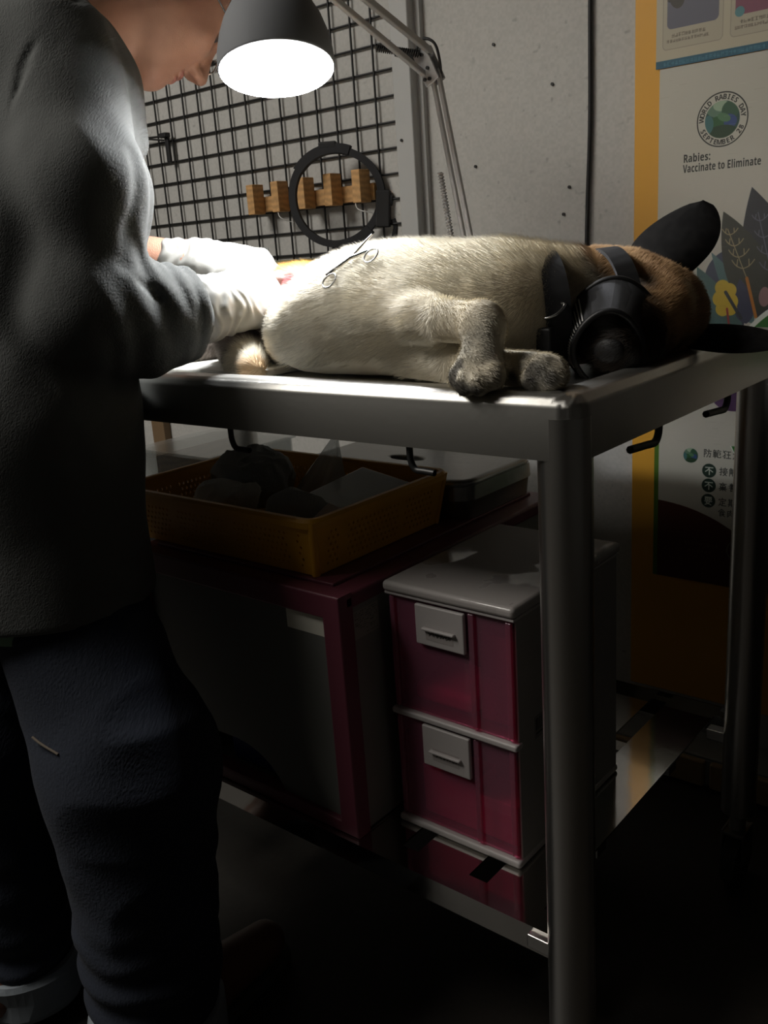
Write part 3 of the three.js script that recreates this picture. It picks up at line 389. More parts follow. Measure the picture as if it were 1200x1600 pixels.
// ------------------------------------------------------------------ steel table
function frameSweep(x0, x1, z0, z1, R, profile, cs = 8) { // closed profile [outset, y] carried round a rounded rectangle
  const path = []; for (const [cx, cz, a0] of [[x1 - R, z1 - R, 0], [x0 + R, z1 - R, 1], [x0 + R, z0 + R, 2], [x1 - R, z0 + R, 3]]) for (let i = 0; i <= cs; i++) { const a = (a0 + i / cs) * Math.PI / 2; path.push([cx + Math.cos(a) * R, cz + Math.sin(a) * R, Math.cos(a), Math.sin(a)]); }
  const P = [], I = [], n = path.length, m = profile.length; for (const [x, z, nx, nz] of path) for (const [o, y] of profile) P.push(x + nx * o, y, z + nz * o);
  for (let i = 0; i < n; i++) for (let j = 0; j < m; j++) { const a = i * m + j, b = i * m + (j + 1) % m, c = ((i + 1) % n) * m + (j + 1) % m, d = ((i + 1) % n) * m + j; I.push(a, b, c, a, c, d); }
  const g = new THREE.BufferGeometry(); g.setAttribute('position', new THREE.Float32BufferAttribute(P, 3)); g.setIndex(I); const q = toCreasedNormals(g.toNonIndexed(), 0.75); return uvMetres(q);
}
const TB = { x0: -1.45, x1: -0.37, z0: -1.268, z1: -0.695, top: 0.849, tray: 0.838 };
{
  const t = thing('steel_table', 'stainless steel treatment table with rimmed top and slatted lower shelf', 'table', [-0.91, 0, -0.98]);
  const o = V(0.91, 0, 0.98), at = (g) => (g.translate(o.x, o.y, o.z), g);
  const arc = []; for (let i = 0; i <= 6; i++) { const a = i / 6 * Math.PI / 2; arc.push([-0.016 + Math.cos(a) * 0.016, 0.833 + Math.sin(a) * 0.016]); }
  const ain = []; for (let i = 0; i <= 4; i++) { const a = Math.PI / 2 + i / 4 * Math.PI / 2; ain.push([-0.034 + Math.cos(a) * 0.008, 0.841 + Math.sin(a) * 0.008]); }
  part('rim', [at(frameSweep(TB.x0, TB.x1, TB.z0, TB.z1, 0.026, [[0, 0.790], ...arc, ...ain, [-0.042, 0.836], [-0.042, 0.828], [-0.003, 0.826], [-0.003, 0.790]].reverse()))], M.steel, t);
  part('tray_top', [at(box(TB.x0 + 0.04, TB.x1 - 0.04, 0.829, TB.tray, TB.z0 + 0.04, TB.z1 - 0.04))], M.steel, t);
  const legs = [[-0.395, -0.72], [-0.395, -1.243], [-1.425, -0.72], [-1.425, -1.243]];
  for (const [x, z] of legs) {
    part('leg', [at(bar([x, 0.125, z], [x, 0.828, z], 0.0252, 36))], M.leg, t);
    const w = part('caster', [at(bar([x, 0.09, z], [x, 0.124, z], 0.012, 14)), at(rbox(x - 0.017, x - 0.0135, 0.045, 0.096, z - 0.022, z + 0.022, 0.001)), at(rbox(x + 0.0135, x + 0.017, 0.045, 0.096, z - 0.022, z + 0.022, 0.001)), at(rbox(x - 0.017, x + 0.017, 0.088, 0.094, z - 0.022, z + 0.022, 0.001))], M.dullsteel, t);
    part('wheel', [at(aim(prep(new THREE.CylinderGeometry(0.042, 0.042, 0.022, 28)), [1, 0, 0], [x, 0.042, z]))], M.rubber, w);
  }
  const SY = 0.255, sx0 = -1.44, sx1 = -0.447;
  part('shelf_front_rail', [at(box(sx0, -0.415, SY - 0.0025, SY, -0.752, -0.72)), at(box(sx0 + 0.05, -0.42, SY - 0.032, SY - 0.0025, -0.7225, -0.72))], M.mirror, t);
  part('shelf_back_rail', [at(box(sx0, -0.415, SY - 0.0025, SY, -1.283, -1.275)), at(box(sx0, -0.415, SY - 0.0025, SY + 0.012, -1.285, -1.283)), at(box(sx0 + 0.02, -0.42, SY - 0.032, SY - 0.0025, -1.285, -1.2825))], M.mirror, t);
  for (let k = 0; k < 10; k++) { const r = -0.447 - k * 0.1025; part('shelf_slat', [at(box(Math.max(r - 0.0765, sx0), r, SY - 0.003, SY, -1.275, -0.752))], M.mirror, t); }
  for (const z of [-0.9, -1.12]) part('shelf_brace', [at(box(sx0, -0.45, SY - 0.02, SY - 0.0031, z - 0.012, z + 0.012))], M.dullsteel, t);
  for (const [x, z] of legs) part('shelf_bracket', [at(rbox(Math.min(x, x + (x > -1 ? -0.05 : 0.05)), Math.max(x, x + (x > -1 ? -0.05 : 0.05)), SY - 0.02, SY - 0.0031, z - 0.01, z + 0.01, 0.002))], M.leg, t);
  for (const x of [-0.56, -0.83]) part('hook', [at(tube([[x, 0.81, -0.702], [x, 0.79, -0.702], [x + 0.001, 0.774, -0.702], [x + 0.006, 0.766, -0.702], [x + 0.018, 0.765, -0.702], [x + 0.03, 0.7645, -0.702]], 0.0035, 24, 8))], M.blackMetal, t);
  for (const z of [-0.884, -1.081]) part('hook', [at(tube([[-0.377, 0.81, z], [-0.377, 0.79, z], [-0.377, 0.779, z + 0.002], [-0.377, 0.773, z + 0.009], [-0.377, 0.774, z + 0.03], [-0.377, 0.777, z + 0.068]], 0.0042, 24, 8))], M.blackMetal, t);
}

// ------------------------------------------------------------------ under the table
{ // tall purple-framed storage box
  const x0 = -1.12, x1 = -0.703, y0 = 0.2555, y1 = 0.588, z0 = -1.25, z1 = -0.728, c = [(x0 + x1) / 2, y0, (z0 + z1) / 2];
  const t = thing('storage_box', 'large storage box with a dark purple frame and clouded front on the shelf', 'box', c), at = (g) => (g.translate(-c[0], -c[1], -c[2]), g);
  part('body', [at(rbox(x0 + 0.004, x0 + 0.008, y0 + 0.004, y1 - 0.02, z0, z1 - 0.025, 0.001)), at(rbox(x1 - 0.008, x1 - 0.003, y0 + 0.004, y1 - 0.02, z0, z1 - 0.025, 0.001)), at(rbox(x0 + 0.004, x1 - 0.004, y0 + 0.001, y0 + 0.006, z0, z1 - 0.025, 0.001)), at(rbox(x0 + 0.004, x1 - 0.004, y0 + 0.002, y1 - 0.02, z0, z0 + 0.004, 0.001))], M.paleCase, t);
  const fs = new THREE.Shape([[x0 + 0.003, y0 + 0.003], [x1 - 0.003, y0 + 0.003], [x1 - 0.003, y1 - 0.003], [x0 + 0.003, y1 - 0.003]].map((p) => new THREE.Vector2(...p))); fs.holes.push(new THREE.Path([[x0 + 0.027, y0 + 0.015], [x0 + 0.027, y1 - 0.029], [x1 - 0.027, y1 - 0.029], [x1 - 0.027, y0 + 0.015]].map((p) => new THREE.Vector2(...p))));
  const ff = new THREE.ExtrudeGeometry(fs, { depth: 0.02, bevelEnabled: true, bevelSize: 0.003, bevelThickness: 0.003, bevelSegments: 3 }); ff.translate(0, 0, z1 - 0.023); part('frame', [at(prep(ff))], M.purple, t);
  const tp = part('top', [at(rbox(x0, x1, y1 - 0.022, y1 - 0.002, z0, z1 - 0.01, 0.005))], M.purple, t);
  part('raised_panel', [at(rbox(x0 + 0.03, x1 - 0.035, y1 - 0.003, y1 + 0.002, z0 + 0.02, z1 - 0.03, 0.002))], M.purple, tp);
  const sh = new THREE.Shape(); // flap with a scooped lower-left corner
  sh.moveTo(x0 + 0.026, y1 - 0.03); sh.lineTo(x1 - 0.026, y1 - 0.03); sh.lineTo(x1 - 0.026, y0 + 0.014); sh.lineTo(-0.842, y0 + 0.014); sh.bezierCurveTo(-0.852, 0.294, -0.878, 0.322, -0.932, 0.326); sh.lineTo(x0 + 0.026, 0.322);
  const fg = new THREE.ExtrudeGeometry(sh, { depth: 0.003, bevelEnabled: false, curveSegments: 12 }); fg.translate(0, 0, z1 - 0.012); part('front_flap', [at(prep(fg))], M.smoke, t);
  part('front_label', [at(box(-0.804, -0.730, 0.527, 0.554, z1 - 0.009, z1 - 0.0084))], M.paper, t);
  const [cv, g] = canvas(256, 256), R = rng(77); g.fillStyle = '#8f8c84'; g.fillRect(0, 0, 256, 256); g.fillStyle = '#35332f'; for (let r = 0; r < 12; r++) for (let i = 0; i < 15; i++) if (R() < 0.62 && !(r > 8 && i < 7)) g.fillRect(14 + i * 15.5, 16 + r * 19, 4 + R() * 9, 3 + R() * 8);
  const tx = new THREE.CanvasTexture(cv); tx.colorSpace = THREE.SRGBColorSpace; const lg = new THREE.PlaneGeometry(0.047, 0.037); lg.rotateY(Math.PI / 2); lg.translate(x1 - 0.0024, 0.5415, -0.778); part('side_label', [at(prep(lg))], S({ map: tx, roughness: 0.7 }), t);
  // what stands inside, seen through the clouded flap
  const inside = [['blue_packet', [rbox(-0.985, -0.87, y0 + 0.007, 0.318, -0.80, -0.765, 0.008)], M.blue, 'dark blue packet behind the scooped corner of the storage box flap', 'packet'],
    ['paper_pack', [rbox(-0.86, -0.745, y0 + 0.007, 0.352, -0.86, -0.775, 0.006)], M.contents, 'pale pack standing inside the storage box behind its clouded flap', 'packet'],
    ['white_bundle', [ball([-0.93, 0.345, -0.86], [0.06, 0.028, 0.04]), rbox(-0.985, -0.865, 0.3185, 0.335, -0.90, -0.80, 0.006)], M.cloth2, 'whitish bundle lying on the packs inside the storage box', 'cloth']];
  for (const [n, gs, m, l, k] of inside) solo(n, gs, m, l, k);
}
{ // pink drawer tower
  const x0 = -0.686, x1 = -0.503, y0 = 0.2555, y1 = 0.593, z0 = -1.055, z1 = -0.796, c = [(x0 + x1) / 2, y0, (z0 + z1) / 2];
  const t = thing('drawer_tower', 'two-drawer white and pink plastic storage tower on the lower shelf', 'drawer unit', c), at = (g) => (g.translate(-c[0], -c[1], -c[2]), g);
  part('body', [at(rbox(x0 + 0.001, x0 + 0.004, y0 + 0.002, 0.579, z0 + 0.003, z1 - 0.006, 0.001)), at(rbox(x1 - 0.004, x1 - 0.001, y0 + 0.002, 0.579, z0 + 0.003, z1 - 0.006, 0.001)), at(rbox(x0 + 0.002, x1 - 0.002, y0 + 0.002, 0.579, z0, z0 + 0.003, 0.001)), at(rbox(x0 + 0.004, x1 - 0.004, 0.412, 0.417, z0 + 0.003, z1 - 0.006, 0.001))], M.frosted, t);
  const ld = part('lid', [at(rbox(x0 - 0.003, x1 + 0.003, 0.579, y1, z0 - 0.003, z1 + 0.005, 0.006, 3))], M.lid, t);
  part('lid_seam', [at(rbox(x0 - 0.001, x1 + 0.001, 0.5755, 0.579, z0, z1 + 0.002, 0.001))], M.whitePlastic, ld);
  part('shelf_lip', [at(rbox(x0 - 0.001, x1 + 0.001, 0.4135, 0.422, z1 - 0.012, z1 + 0.004, 0.003))], M.whitePlastic, t);
  part('base_lip', [at(rbox(x0 - 0.001, x1 + 0.001, y0, y0 + 0.010, z0, z1 + 0.004, 0.004))], M.whitePlastic, t);
  for (const [a, b, py0, py1] of [[0.4225, 0.575, 0.5205, 0.572], [0.266, 0.413, 0.355, 0.4105]]) {
    const d = part('drawer', [at(rbox(x0 + 0.004, x1 - 0.004, a, b, z1 - 0.0065, z1 - 0.003, 0.0015)), at(rbox(x0 + 0.006, x0 + 0.009, a, b - 0.03, z0 + 0.01, z1 - 0.008, 0.001)), at(rbox(x1 - 0.009, x1 - 0.006, a, b - 0.03, z0 + 0.01, z1 - 0.008, 0.001)), at(rbox(x0 + 0.006, x1 - 0.006, a, a + 0.003, z0 + 0.01, z1 - 0.008, 0.001))], M.pinkClear, t);
    part('front_rib', [at(rbox(-0.5655, -0.557, a + 0.002, b - 0.002, z1 - 0.003, z1 + 0.0005, 0.0015)), at(rbox(x0 + 0.004, x0 + 0.012, a + 0.002, b - 0.002, z1 - 0.003, z1 + 0.0005, 0.0015)), at(rbox(x1 - 0.012, x1 - 0.004, a + 0.002, b - 0.002, z1 - 0.003, z1 + 0.0005, 0.0015))], M.pinkClear, d);
    part('handle_plate', [at(rbox(-0.640, -0.569, py0, py1, z1 - 0.002, z1 + 0.004, 0.002)), at(rbox(-0.628, -0.581, py0 + 0.021, py0 + 0.0245, z1 + 0.003, z1 + 0.009, 0.0015))], M.whitePlastic, d);
    const [cv, g] = canvas(256, 128), R = rng(19); g.fillStyle = '#9a9390'; g.fillRect(0, 0, 256, 128); g.strokeStyle = '#38332f'; g.lineWidth = 7; g.lineCap = 'round'; for (let i = 0; i < 26; i++) { const x = 26 + i * 8; g.beginPath(); g.moveTo(x, 60 + R() * 26); g.quadraticCurveTo(x + 8, 30 + R() * 30, x + 10 + R() * 8, 52 + R() * 36); g.stroke(); } const tx = new THREE.CanvasTexture(cv); tx.colorSpace = THREE.SRGBColorSpace;
    const lg = new THREE.PlaneGeometry(0.04, 0.017); lg.translate(-0.6045, (py0 + py1) / 2 - 0.009, z1 + 0.0043); part('plate_print', [at(prep(lg))], S({ map: tx, roughness: 0.6 }), d);
  }
  const [cv, g] = canvas(128, 64), R = rng(4); g.fillStyle = '#7d7a76'; g.fillRect(0, 0, 128, 64); g.fillStyle = '#2b2927'; for (let i = 0; i < 10; i++) g.fillRect(8 + i * 11, 8, 3 + R() * 6, 34); g.fillRect(10, 48, 104, 5); const tx = new THREE.CanvasTexture(cv); tx.colorSpace = THREE.SRGBColorSpace;
  const lg = new THREE.PlaneGeometry(0.05, 0.03); lg.rotateY(Math.PI / 2); lg.translate(x1 - 0.0005, 0.425, -0.86); part('side_label', [at(prep(lg))], S({ map: tx, roughness: 0.7 }), t);
  solo('carton', [rbox(-0.658, -0.576, 0.2695, 0.34, -0.86, -0.812, 0.002)], M.contents, 'pale carton inside the lower pink drawer, wider one at its left', 'box', 'cartons in the lower pink drawer');
  solo('carton', [rbox(-0.572, -0.516, 0.2695, 0.325, -0.86, -0.812, 0.002)], M.contents, 'pale carton inside the lower pink drawer, narrow one at its right', 'box', 'cartons in the lower pink drawer');
  solo('grey_carton', [rbox(-0.568, -0.52, 0.427, 0.54, -0.90, -0.82, 0.002)], M.cloth, 'dark grey carton standing inside the upper pink drawer', 'box');
  solo('folded_cloth', [rbox(-0.668, -0.575, 0.427, 0.452, -0.90, -0.815, 0.01)], M.contents, 'pale folded cloth lying inside the upper pink drawer', 'cloth');
}
{ // yellow perforated basket
  const x0 = -1.165, x1 = -0.764, y0 = 0.5912, z0 = -1.035, z1 = -0.757, H = 0.075, c = [(x0 + x1) / 2, y0, (z0 + z1) / 2], tp = 0.012;
  const t = thing('yellow_basket', 'yellow perforated plastic basket on top of the purple storage box', 'basket', c);
  const hw = (x1 - x0) / 2, hd = (z1 - z0) / 2;
  const wall = (L) => { const s = new THREE.Shape(); s.moveTo(-L + tp, 0); s.lineTo(L - tp, 0); s.lineTo(L, H); s.lineTo(-L, H); s.closePath(); for (let r = 0; r < 6; r++) for (let x = -L + 0.03; x < L - 0.03; x += 0.0085) { const px = x + (r % 2) * 0.004, py = 0.012 + r * 0.0085; if (Math.abs(((px + 5) % 0.12) - 0.06) > 0.052) continue; const h = new THREE.Path(); h.moveTo(px - 0.0021, py); h.lineTo(px, py + 0.0028); h.lineTo(px + 0.0021, py); h.lineTo(px, py - 0.0028); h.closePath(); s.holes.push(h); } return prep(new THREE.ExtrudeGeometry(s, { depth: 0.0025, bevelEnabled: false })); };
  const lean = Math.atan2(tp, H);
  const put = (g, ry, d) => { g.rotateX(lean); g.translate(0, 0, d - tp); g.rotateY(ry); return g; };
  for (const [L, ry, d] of [[hw, 0, hd], [hw, Math.PI, hd], [hd, Math.PI / 2, hw], [hd, -Math.PI / 2, hw]]) part('side_wall', [put(wall(L), ry, d)], M.basket, t);
  part('bottom', [box(-hw + tp, hw - tp, 0, 0.003, -hd + tp, hd - tp)], M.basket, t);
  part('rim', [frameSweep(-hw - 0.007, hw + 0.007, -hd - 0.007, hd + 0.007, 0.022, [[0, H - 0.009], [0.001, H - 0.001], [-0.002, H + 0.003], [-0.009, H + 0.003], [-0.0095, H], [-0.003, H - 0.0005], [-0.003, H - 0.009]].reverse())], M.basket, t);
  for (const [sx, sz] of [[1, 1], [1, -1], [-1, 1], [-1, -1]]) part('corner_post', [bar([sx * (hw - tp - 0.001), 0, sz * (hd - tp - 0.001)], [sx * (hw - 0.001), H, sz * (hd - 0.001)], 0.006, 12)], M.basket, t);
}
function crumple(c, r, amp, seed, f = 22) { const base = ell(c, r); return nets((x, y, z) => { const n = 1 - Math.abs(vnoise(x * f + seed, y * f, z * f)) * 2, m = 1 - Math.abs(vnoise(x * f * 2.3, y * f * 2.3 + seed, z * f * 2.3)) * 2; return base(x, y, z) - amp * n - amp * 0.4 * m; }, [c[0] - r[0] - 0.03, c[1] - r[1] - 0.03, c[2] - r[2] - 0.03], [c[0] + r[0] + 0.03, c[1] + r[1] + 0.03, c[2] + r[2] + 0.03], 0.0035, null, 2.0); }
solo('grey_cloth', crumple([-1.055, 0.652, -0.93], [0.065, 0.04, 0.05], 0.010, 3), M.cloth, 'crumpled dark grey cloth in the yellow basket, farther of two', 'cloth');
solo('pale_cloth', crumple([-1.02, 0.645, -0.845], [0.055, 0.026, 0.035], 0.008, 8), M.cloth2, 'crumpled pale cloth at the near side of the yellow basket', 'cloth');
solo('round_bundle', crumple([-0.872, 0.640, -0.835], [0.045, 0.034, 0.038], 0.004, 15), M.cloth, 'round dark grey bundle near the front corner of the yellow basket', 'cloth');
{ // clear pouch standing up: a folded film cone
  const P = [], I = [], n = 26, m = 10, R = rng(31); for (let j = 0; j <= m; j++) for (let i = 0; i <= n; i++) { const a = i / n * Math.PI * 2, v = j / m, r = (1 - v) * 0.05 + 0.002, k = 1 + 0.22 * Math.sin(a * 3 + 1) + 0.12 * Math.sin(a * 7 + v * 4); P.push(Math.cos(a) * r * k + v * 0.03, v * 0.105, Math.sin(a) * r * k * 0.5 - v * 0.02); }
  for (let j = 0; j < m; j++) for (let i = 0; i < n; i++) { const a = j * (n + 1) + i; I.push(a, a + n + 1, a + 1, a + 1, a + n + 1, a + n + 2); }
  const g = new THREE.BufferGeometry(); g.setAttribute('position', new THREE.Float32BufferAttribute(P, 3)); g.setIndex(I); g.computeVertexNormals(); const q = prep(g); q.translate(-0.945, 0.618, -0.955); solo('clear_pouch', [q], M.film, 'clear plastic pouch sticking up out of the yellow basket', 'pouch');
}
{ const g = new RoundedBoxGeometry(0.105, 0.012, 0.13, 3, 0.005); g.rotateX(0.1); g.rotateZ(-0.16); g.translate(-0.835, 0.652, -0.93); solo('flat_packet', [prep(g)], M.packet, 'flat glossy grey packet lying in the yellow basket', 'packet'); }
{ const g = new RoundedBoxGeometry(0.05, 0.01, 0.05, 3, 0.004); g.rotateX(0.5); g.rotateZ(-0.3); g.translate(-0.802, 0.64, -0.83); solo('small_packet', [prep(g)], M.contents, 'small pale packet between the round bundle and the flat packet', 'packet'); }
{ // steel instrument box with a finger hole in the lid
  const c = [-0.915, 0.5905, -1.145], t = thing('steel_box', 'flat stainless steel instrument box with an oval lid hole behind the basket', 'box', c);
  part('body', [frameSweep(-0.175, 0.175, -0.095, 0.095, 0.025, [[0, 0.0], [0.004, 0.034], [-0.003, 0.034], [-0.006, 0.0]].reverse()), box(-0.165, 0.165, 0, 0.003, -0.085, 0.085)], M.dullsteel, t);
  const s = new THREE.Shape(), hx = 0.17, hz = 0.09, r = 0.03; s.moveTo(-hx + r, -hz); s.lineTo(hx - r, -hz); s.quadraticCurveTo(hx, -hz, hx, -hz + r); s.lineTo(hx, hz - r); s.quadraticCurveTo(hx, hz, hx - r, hz); s.lineTo(-hx + r, hz); s.quadraticCurveTo(-hx, hz, -hx, hz - r); s.lineTo(-hx, -hz + r); s.quadraticCurveTo(-hx, -hz, -hx + r, -hz);
  const o = new THREE.Path(); o.absellipse(-0.005, 0.0, 0.042, 0.02, 0, Math.PI * 2, false, 0); s.holes.push(o);
  const g = new THREE.ExtrudeGeometry(s, { depth: 0.003, bevelEnabled: true, bevelThickness: 0.006, bevelSize: 0.009, bevelSegments: 4, curveSegments: 16 }); g.rotateX(-Math.PI / 2); g.translate(0, 0.05, 0); part('lid', [prep(g)], M.dullsteel, t);
  part('lid_skirt', [frameSweep(-0.18, 0.18, -0.1, 0.1, 0.03, [[0, 0.03], [0.0015, 0.029], [0, 0.05], [-0.003, 0.05], [-0.003, 0.031]].reverse())], M.dullsteel, t);
}
{ // dark crate with a clear case on it at the far left
  solo('dark_crate', [rbox(-1.40, -1.135, 0.2555, 0.60, -1.22, -0.86, 0.006)], M.navyBox, 'black crate on the lower shelf left of the purple storage box', 'crate');
  const c = [-1.29, 0.601, -1.05], t = thing('clear_case', 'low clear plastic case on top of the black crate', 'case', c);
  part('walls', [frameSweep(-0.105, 0.105, -0.1, 0.1, 0.012, [[0, 0], [0, 0.06], [-0.002, 0.06], [-0.002, 0]].reverse()), box(-0.1, 0.1, 0, 0.002, -0.095, 0.095)], M.clearPlastic, t);
  part('lid', [rbox(-0.108, 0.108, 0.061, 0.066, -0.103, 0.103, 0.002)], M.clearPlastic, t);
  part('divider', [rbox(-0.05, -0.046, 0.003, 0.055, -0.095, 0.095, 0.001)], M.peg, t);
}
// ------------------------------------------------------------------ small things on the table
{
  const t = thing('clear_cup', 'small clear plastic cup behind the gloved hands', 'cup', [-1.135, TB.tray + 0.001, -1.06]);
  part('wall', [lathe([[0.0005, 0], [0.021, 0], [0.0225, 0.12], [0.0245, 0.1335], [0.019, 0.137], [0.0185, 0.158], [0.017, 0.158], [0.017, 0.136], [0.0215, 0.13], [0.019, 0.002], [0.0005, 0.002]], 28)], M.clearPlastic, t);
}
solo('green_pack', [rbox(-1.17, -1.09, TB.tray + 0.0005, 0.975, -1.16, -1.12, 0.008)], M.greenPack, 'pale green translucent pack standing behind the orange stained fur', 'pack');
{ const P = [[-1.40, -0.765], [-0.86, -0.760], [-0.84, -0.79], [-0.84, -1.13], [-1.40, -1.13]]; const s = new THREE.Shape(P.map(([x, z]) => new THREE.Vector2(x, -z))); const g = new THREE.ExtrudeGeometry(s, { depth: 0.005, bevelEnabled: true, bevelSize: 0.003, bevelThickness: 0.002, bevelSegments: 2 }); g.rotateX(-Math.PI / 2); g.translate(0, TB.tray + 0.0025, 0); solo('white_pad', [uvMetres(prep(g))], M.pad, 'white absorbent pad spread on the table under the dog', 'pad'); }

// ------------------------------------------------------------------ the dog
{
  const t = thing('dog', 'white and tan dog with black ears lying asleep on the steel table', 'dog', [-0.7, TB.tray, -0.9]);
  const off = [0.7, -TB.tray, 0.9];
  const EU = [-0.425, 0.917, -0.935], EL = [-0.405, 0.868, -0.975], HC = [-0.437, 0.896, -1.0];
  const body = uni([
    ell([-0.63, 0.909, -0.872], [0.145, 0.0745, 0.124]), ell([-0.70, 0.911, -0.868], [0.125, 0.0735, 0.116]), ell([-0.745, 0.905, -0.868], [0.095, 0.069, 0.108]), ell([-0.79, 0.882, -0.862], [0.07, 0.046, 0.09]),
    cap([-0.56, 0.905, -0.895], [-0.47, 0.902, -0.985], 0.074, 0.063), ell([-0.545, 0.897, -0.868], [0.07, 0.063, 0.08]),
  ], 0.03);
  const hips = ell([-0.945, 0.899, -0.95], [0.13, 0.068, 0.075]), waist = cap([-0.78, 0.903, -0.90], [-0.93, 0.899, -0.95], 0.066, 0.060);
  const forelegU = uni([cap([-0.64, 0.93, -0.835], [-0.635, 0.915, -0.79], 0.046, 0.036), cap([-0.658, 0.913, -0.787], [-0.575, 0.910, -0.757], 0.029, 0.0235), cap([-0.575, 0.910, -0.757], [-0.492, 0.907, -0.735], 0.0235, 0.0178), ell([-0.486, 0.905, -0.732], [0.0195, 0.0215, 0.0185]), cap([-0.484, 0.902, -0.730], [-0.477, 0.874, -0.712], 0.0165, 0.0195)], 0.012);
  const pawU = uni([ell([-0.479, 0.866, -0.711], [0.024, 0.02, 0.018]), ...[[-0.494, 0.861, -0.700], [-0.482, 0.857, -0.693], [-0.467, 0.858, -0.693], [-0.457, 0.863, -0.702]].map((c) => ell(c, [0.0095, 0.013, 0.0115]))], 0.006);
  const forelegL = uni([cap([-0.62, 0.868, -0.80], [-0.52, 0.862, -0.768], 0.028, 0.021), cap([-0.52, 0.862, -0.768], [-0.445, 0.861, -0.748], 0.019, 0.0175)], 0.02);
  const pawL = uni([ell([-0.428, 0.861, -0.744], [0.022, 0.017, 0.018]), ...[[-0.422, 0.869, -0.728], [-0.411, 0.862, -0.732], [-0.428, 0.858, -0.724], [-0.415, 0.855, -0.728]].map((c) => ell(c, [0.011, 0.010, 0.011]))], 0.006);
  const head = uni([ell(HC, [0.05, 0.05, 0.057]), ell([-0.424, 0.886, -1.018], [0.041, 0.042, 0.046]), cap([-0.428, 0.893, -0.965], [-0.4245, 0.882, -0.925], 0.044, 0.037), cap([-0.4215, 0.882, -0.925], [-0.4205, 0.869, -0.886], 0.035, 0.0275), cap([-0.455, 0.886, -0.955], [-0.448, 0.868, -0.897], 0.030, 0.020), ell([-0.405, 0.905, -0.955], [0.02, 0.017, 0.02])], 0.022);
  const hind = uni([cap([-0.955, 0.89, -0.935], [-0.945, 0.872, -0.845], 0.052, 0.036), cap([-0.945, 0.872, -0.845], [-0.885, 0.857, -0.785], 0.028, 0.018), cap([-1.02, 0.89, -0.93], [-1.06, 0.872, -0.83], 0.052, 0.033), cap([-1.06, 0.872, -0.83], [-1.17, 0.862, -0.785], 0.03, 0.02), cap([-0.885, 0.856, -0.785], [-0.838, 0.851, -0.757], 0.016, 0.013)], 0.03);
  const flap = uni([cap([-0.855, 0.895, -0.845], [-0.80, 0.885, -0.80], 0.03, 0.02)], 0.02);
  const floor = (y) => TB.tray + 0.0012 - y;
  const f = (x, y, z) => {
    let d = smin(body(x, y, z), smin(hips(x, y, z), waist(x, y, z), 0.02), 0.02);
    d = smin(d, forelegU(x, y, z), 0.012); d = smin(d, pawU(x, y, z), 0.006); d = smin(d, forelegL(x, y, z), 0.012); d = smin(d, pawL(x, y, z), 0.006);
    d = smin(d, head(x, y, z), 0.02); d = smin(d, hind(x, y, z), 0.03); d = smin(d, flap(x, y, z), 0.03);
    const e1 = dist(x, y, z, EU), e2 = dist(x, y, z, EL); d -= 0.003 * Math.exp(-((e1 / 0.012) ** 2)) + 0.003 * Math.exp(-((e2 / 0.012) ** 2));
    if (Math.abs(d) < 0.02) { d += 0.0014 * fbm(x * 60, y * 90, z * 90, 2) + 0.0022 * vnoise(x * 14, y * 22, z * 22); const w = Math.hypot((x + 0.905) / 0.035, (y - 0.962) / 0.03, (z + 0.9) / 0.028); if (w < 1.4) d += 0.007 * Math.exp(-w * w * 2) * (1 + 0.6 * vnoise(x * 120, y * 120, z * 120)); }
    return smax(d, floor(y) - 0.0, 0.006);
  };
  const white = [0.76, 0.72, 0.61], cream = [0.66, 0.57, 0.42], tan = [0.52, 0.32, 0.15], dark = [0.028, 0.022, 0.018], brown = [0.075, 0.05, 0.038], iod = [0.55, 0.19, 0.03], gold = [0.62, 0.36, 0.08], flesh = [0.55, 0.24, 0.2], padc = [0.06, 0.055, 0.05];
  const hAxis = V(-0.30, -0.35, 0.89).normalize();
  const paint = (x, y, z, nx = 0, ny = 1, nz = 0) => {
    const n1 = fbm(x * 28, y * 28, z * 28, 3), n2 = fbm(x * 70, y * 70, z * 70, 2);
    let c = mix3(white, cream, clamp(0.35 + 0.9 * n1 + 0.8 * sstep(-0.58, -0.46, x), 0, 1) * 0.6);
    // head
    const hd = dist(x, y, z, HC), along = (x - HC[0]) * hAxis.x + (y - HC[1]) * hAxis.y + (z - HC[2]) * hAxis.z;
    const side = (x + 0.462) * 0.80 - (z + 0.95) * 0.45 + 0.35 * (y - 0.89) + 0.012 * n1; // cheek line towards the neck
    const hm = Math.max(sstep(-0.006, 0.006, side), sstep(0.06, 0.05, dist(x, y, z, [-0.432, 0.872, -0.885]))) * (hd < 0.2 ? 1 : 0);
    if (hm > 0) {
      let k = mix3(tan, [0.30, 0.16, 0.07], clamp(0.5 + n1 * 1.2, 0, 1));
      k = mix3(k, [0.62, 0.48, 0.30], sstep(0.028, 0.008, dist(x, y, z, [-0.392, 0.906, -0.975]) + 0.008 * n2));
      k = mix3(k, [0.56, 0.38, 0.18], sstep(0.04, 0.01, dist(x, y, z, [-0.455, 0.925, -0.965]) + 0.008 * n2));
      k = mix3(k, dark, Math.max(sstep(0.026, 0.012, dist(x, y, z, EU) + 0.006 * n2), sstep(0.026, 0.010, dist(x, y, z, EL) + 0.006 * n2)) * 0.9);
      k = mix3(k, dark, sstep(0.045, 0.075, along + 0.01 * n1) * 0.95);
      k = mix3(k, [0.36, 0.36, 0.36], sstep(0.012, 0.004, Math.abs((x + 0.425) * 0.8 + (y - 0.89) * 0.5 + 0.004 * n2)) * sstep(0.075, 0.085, along) * sstep(0.128, 0.11, along) * 0.8);
      k = mix3(k, dark, sstep(0.06, 0.085, dist(x, y, z, [-0.435, 0.90, -0.935])) * 0.25);
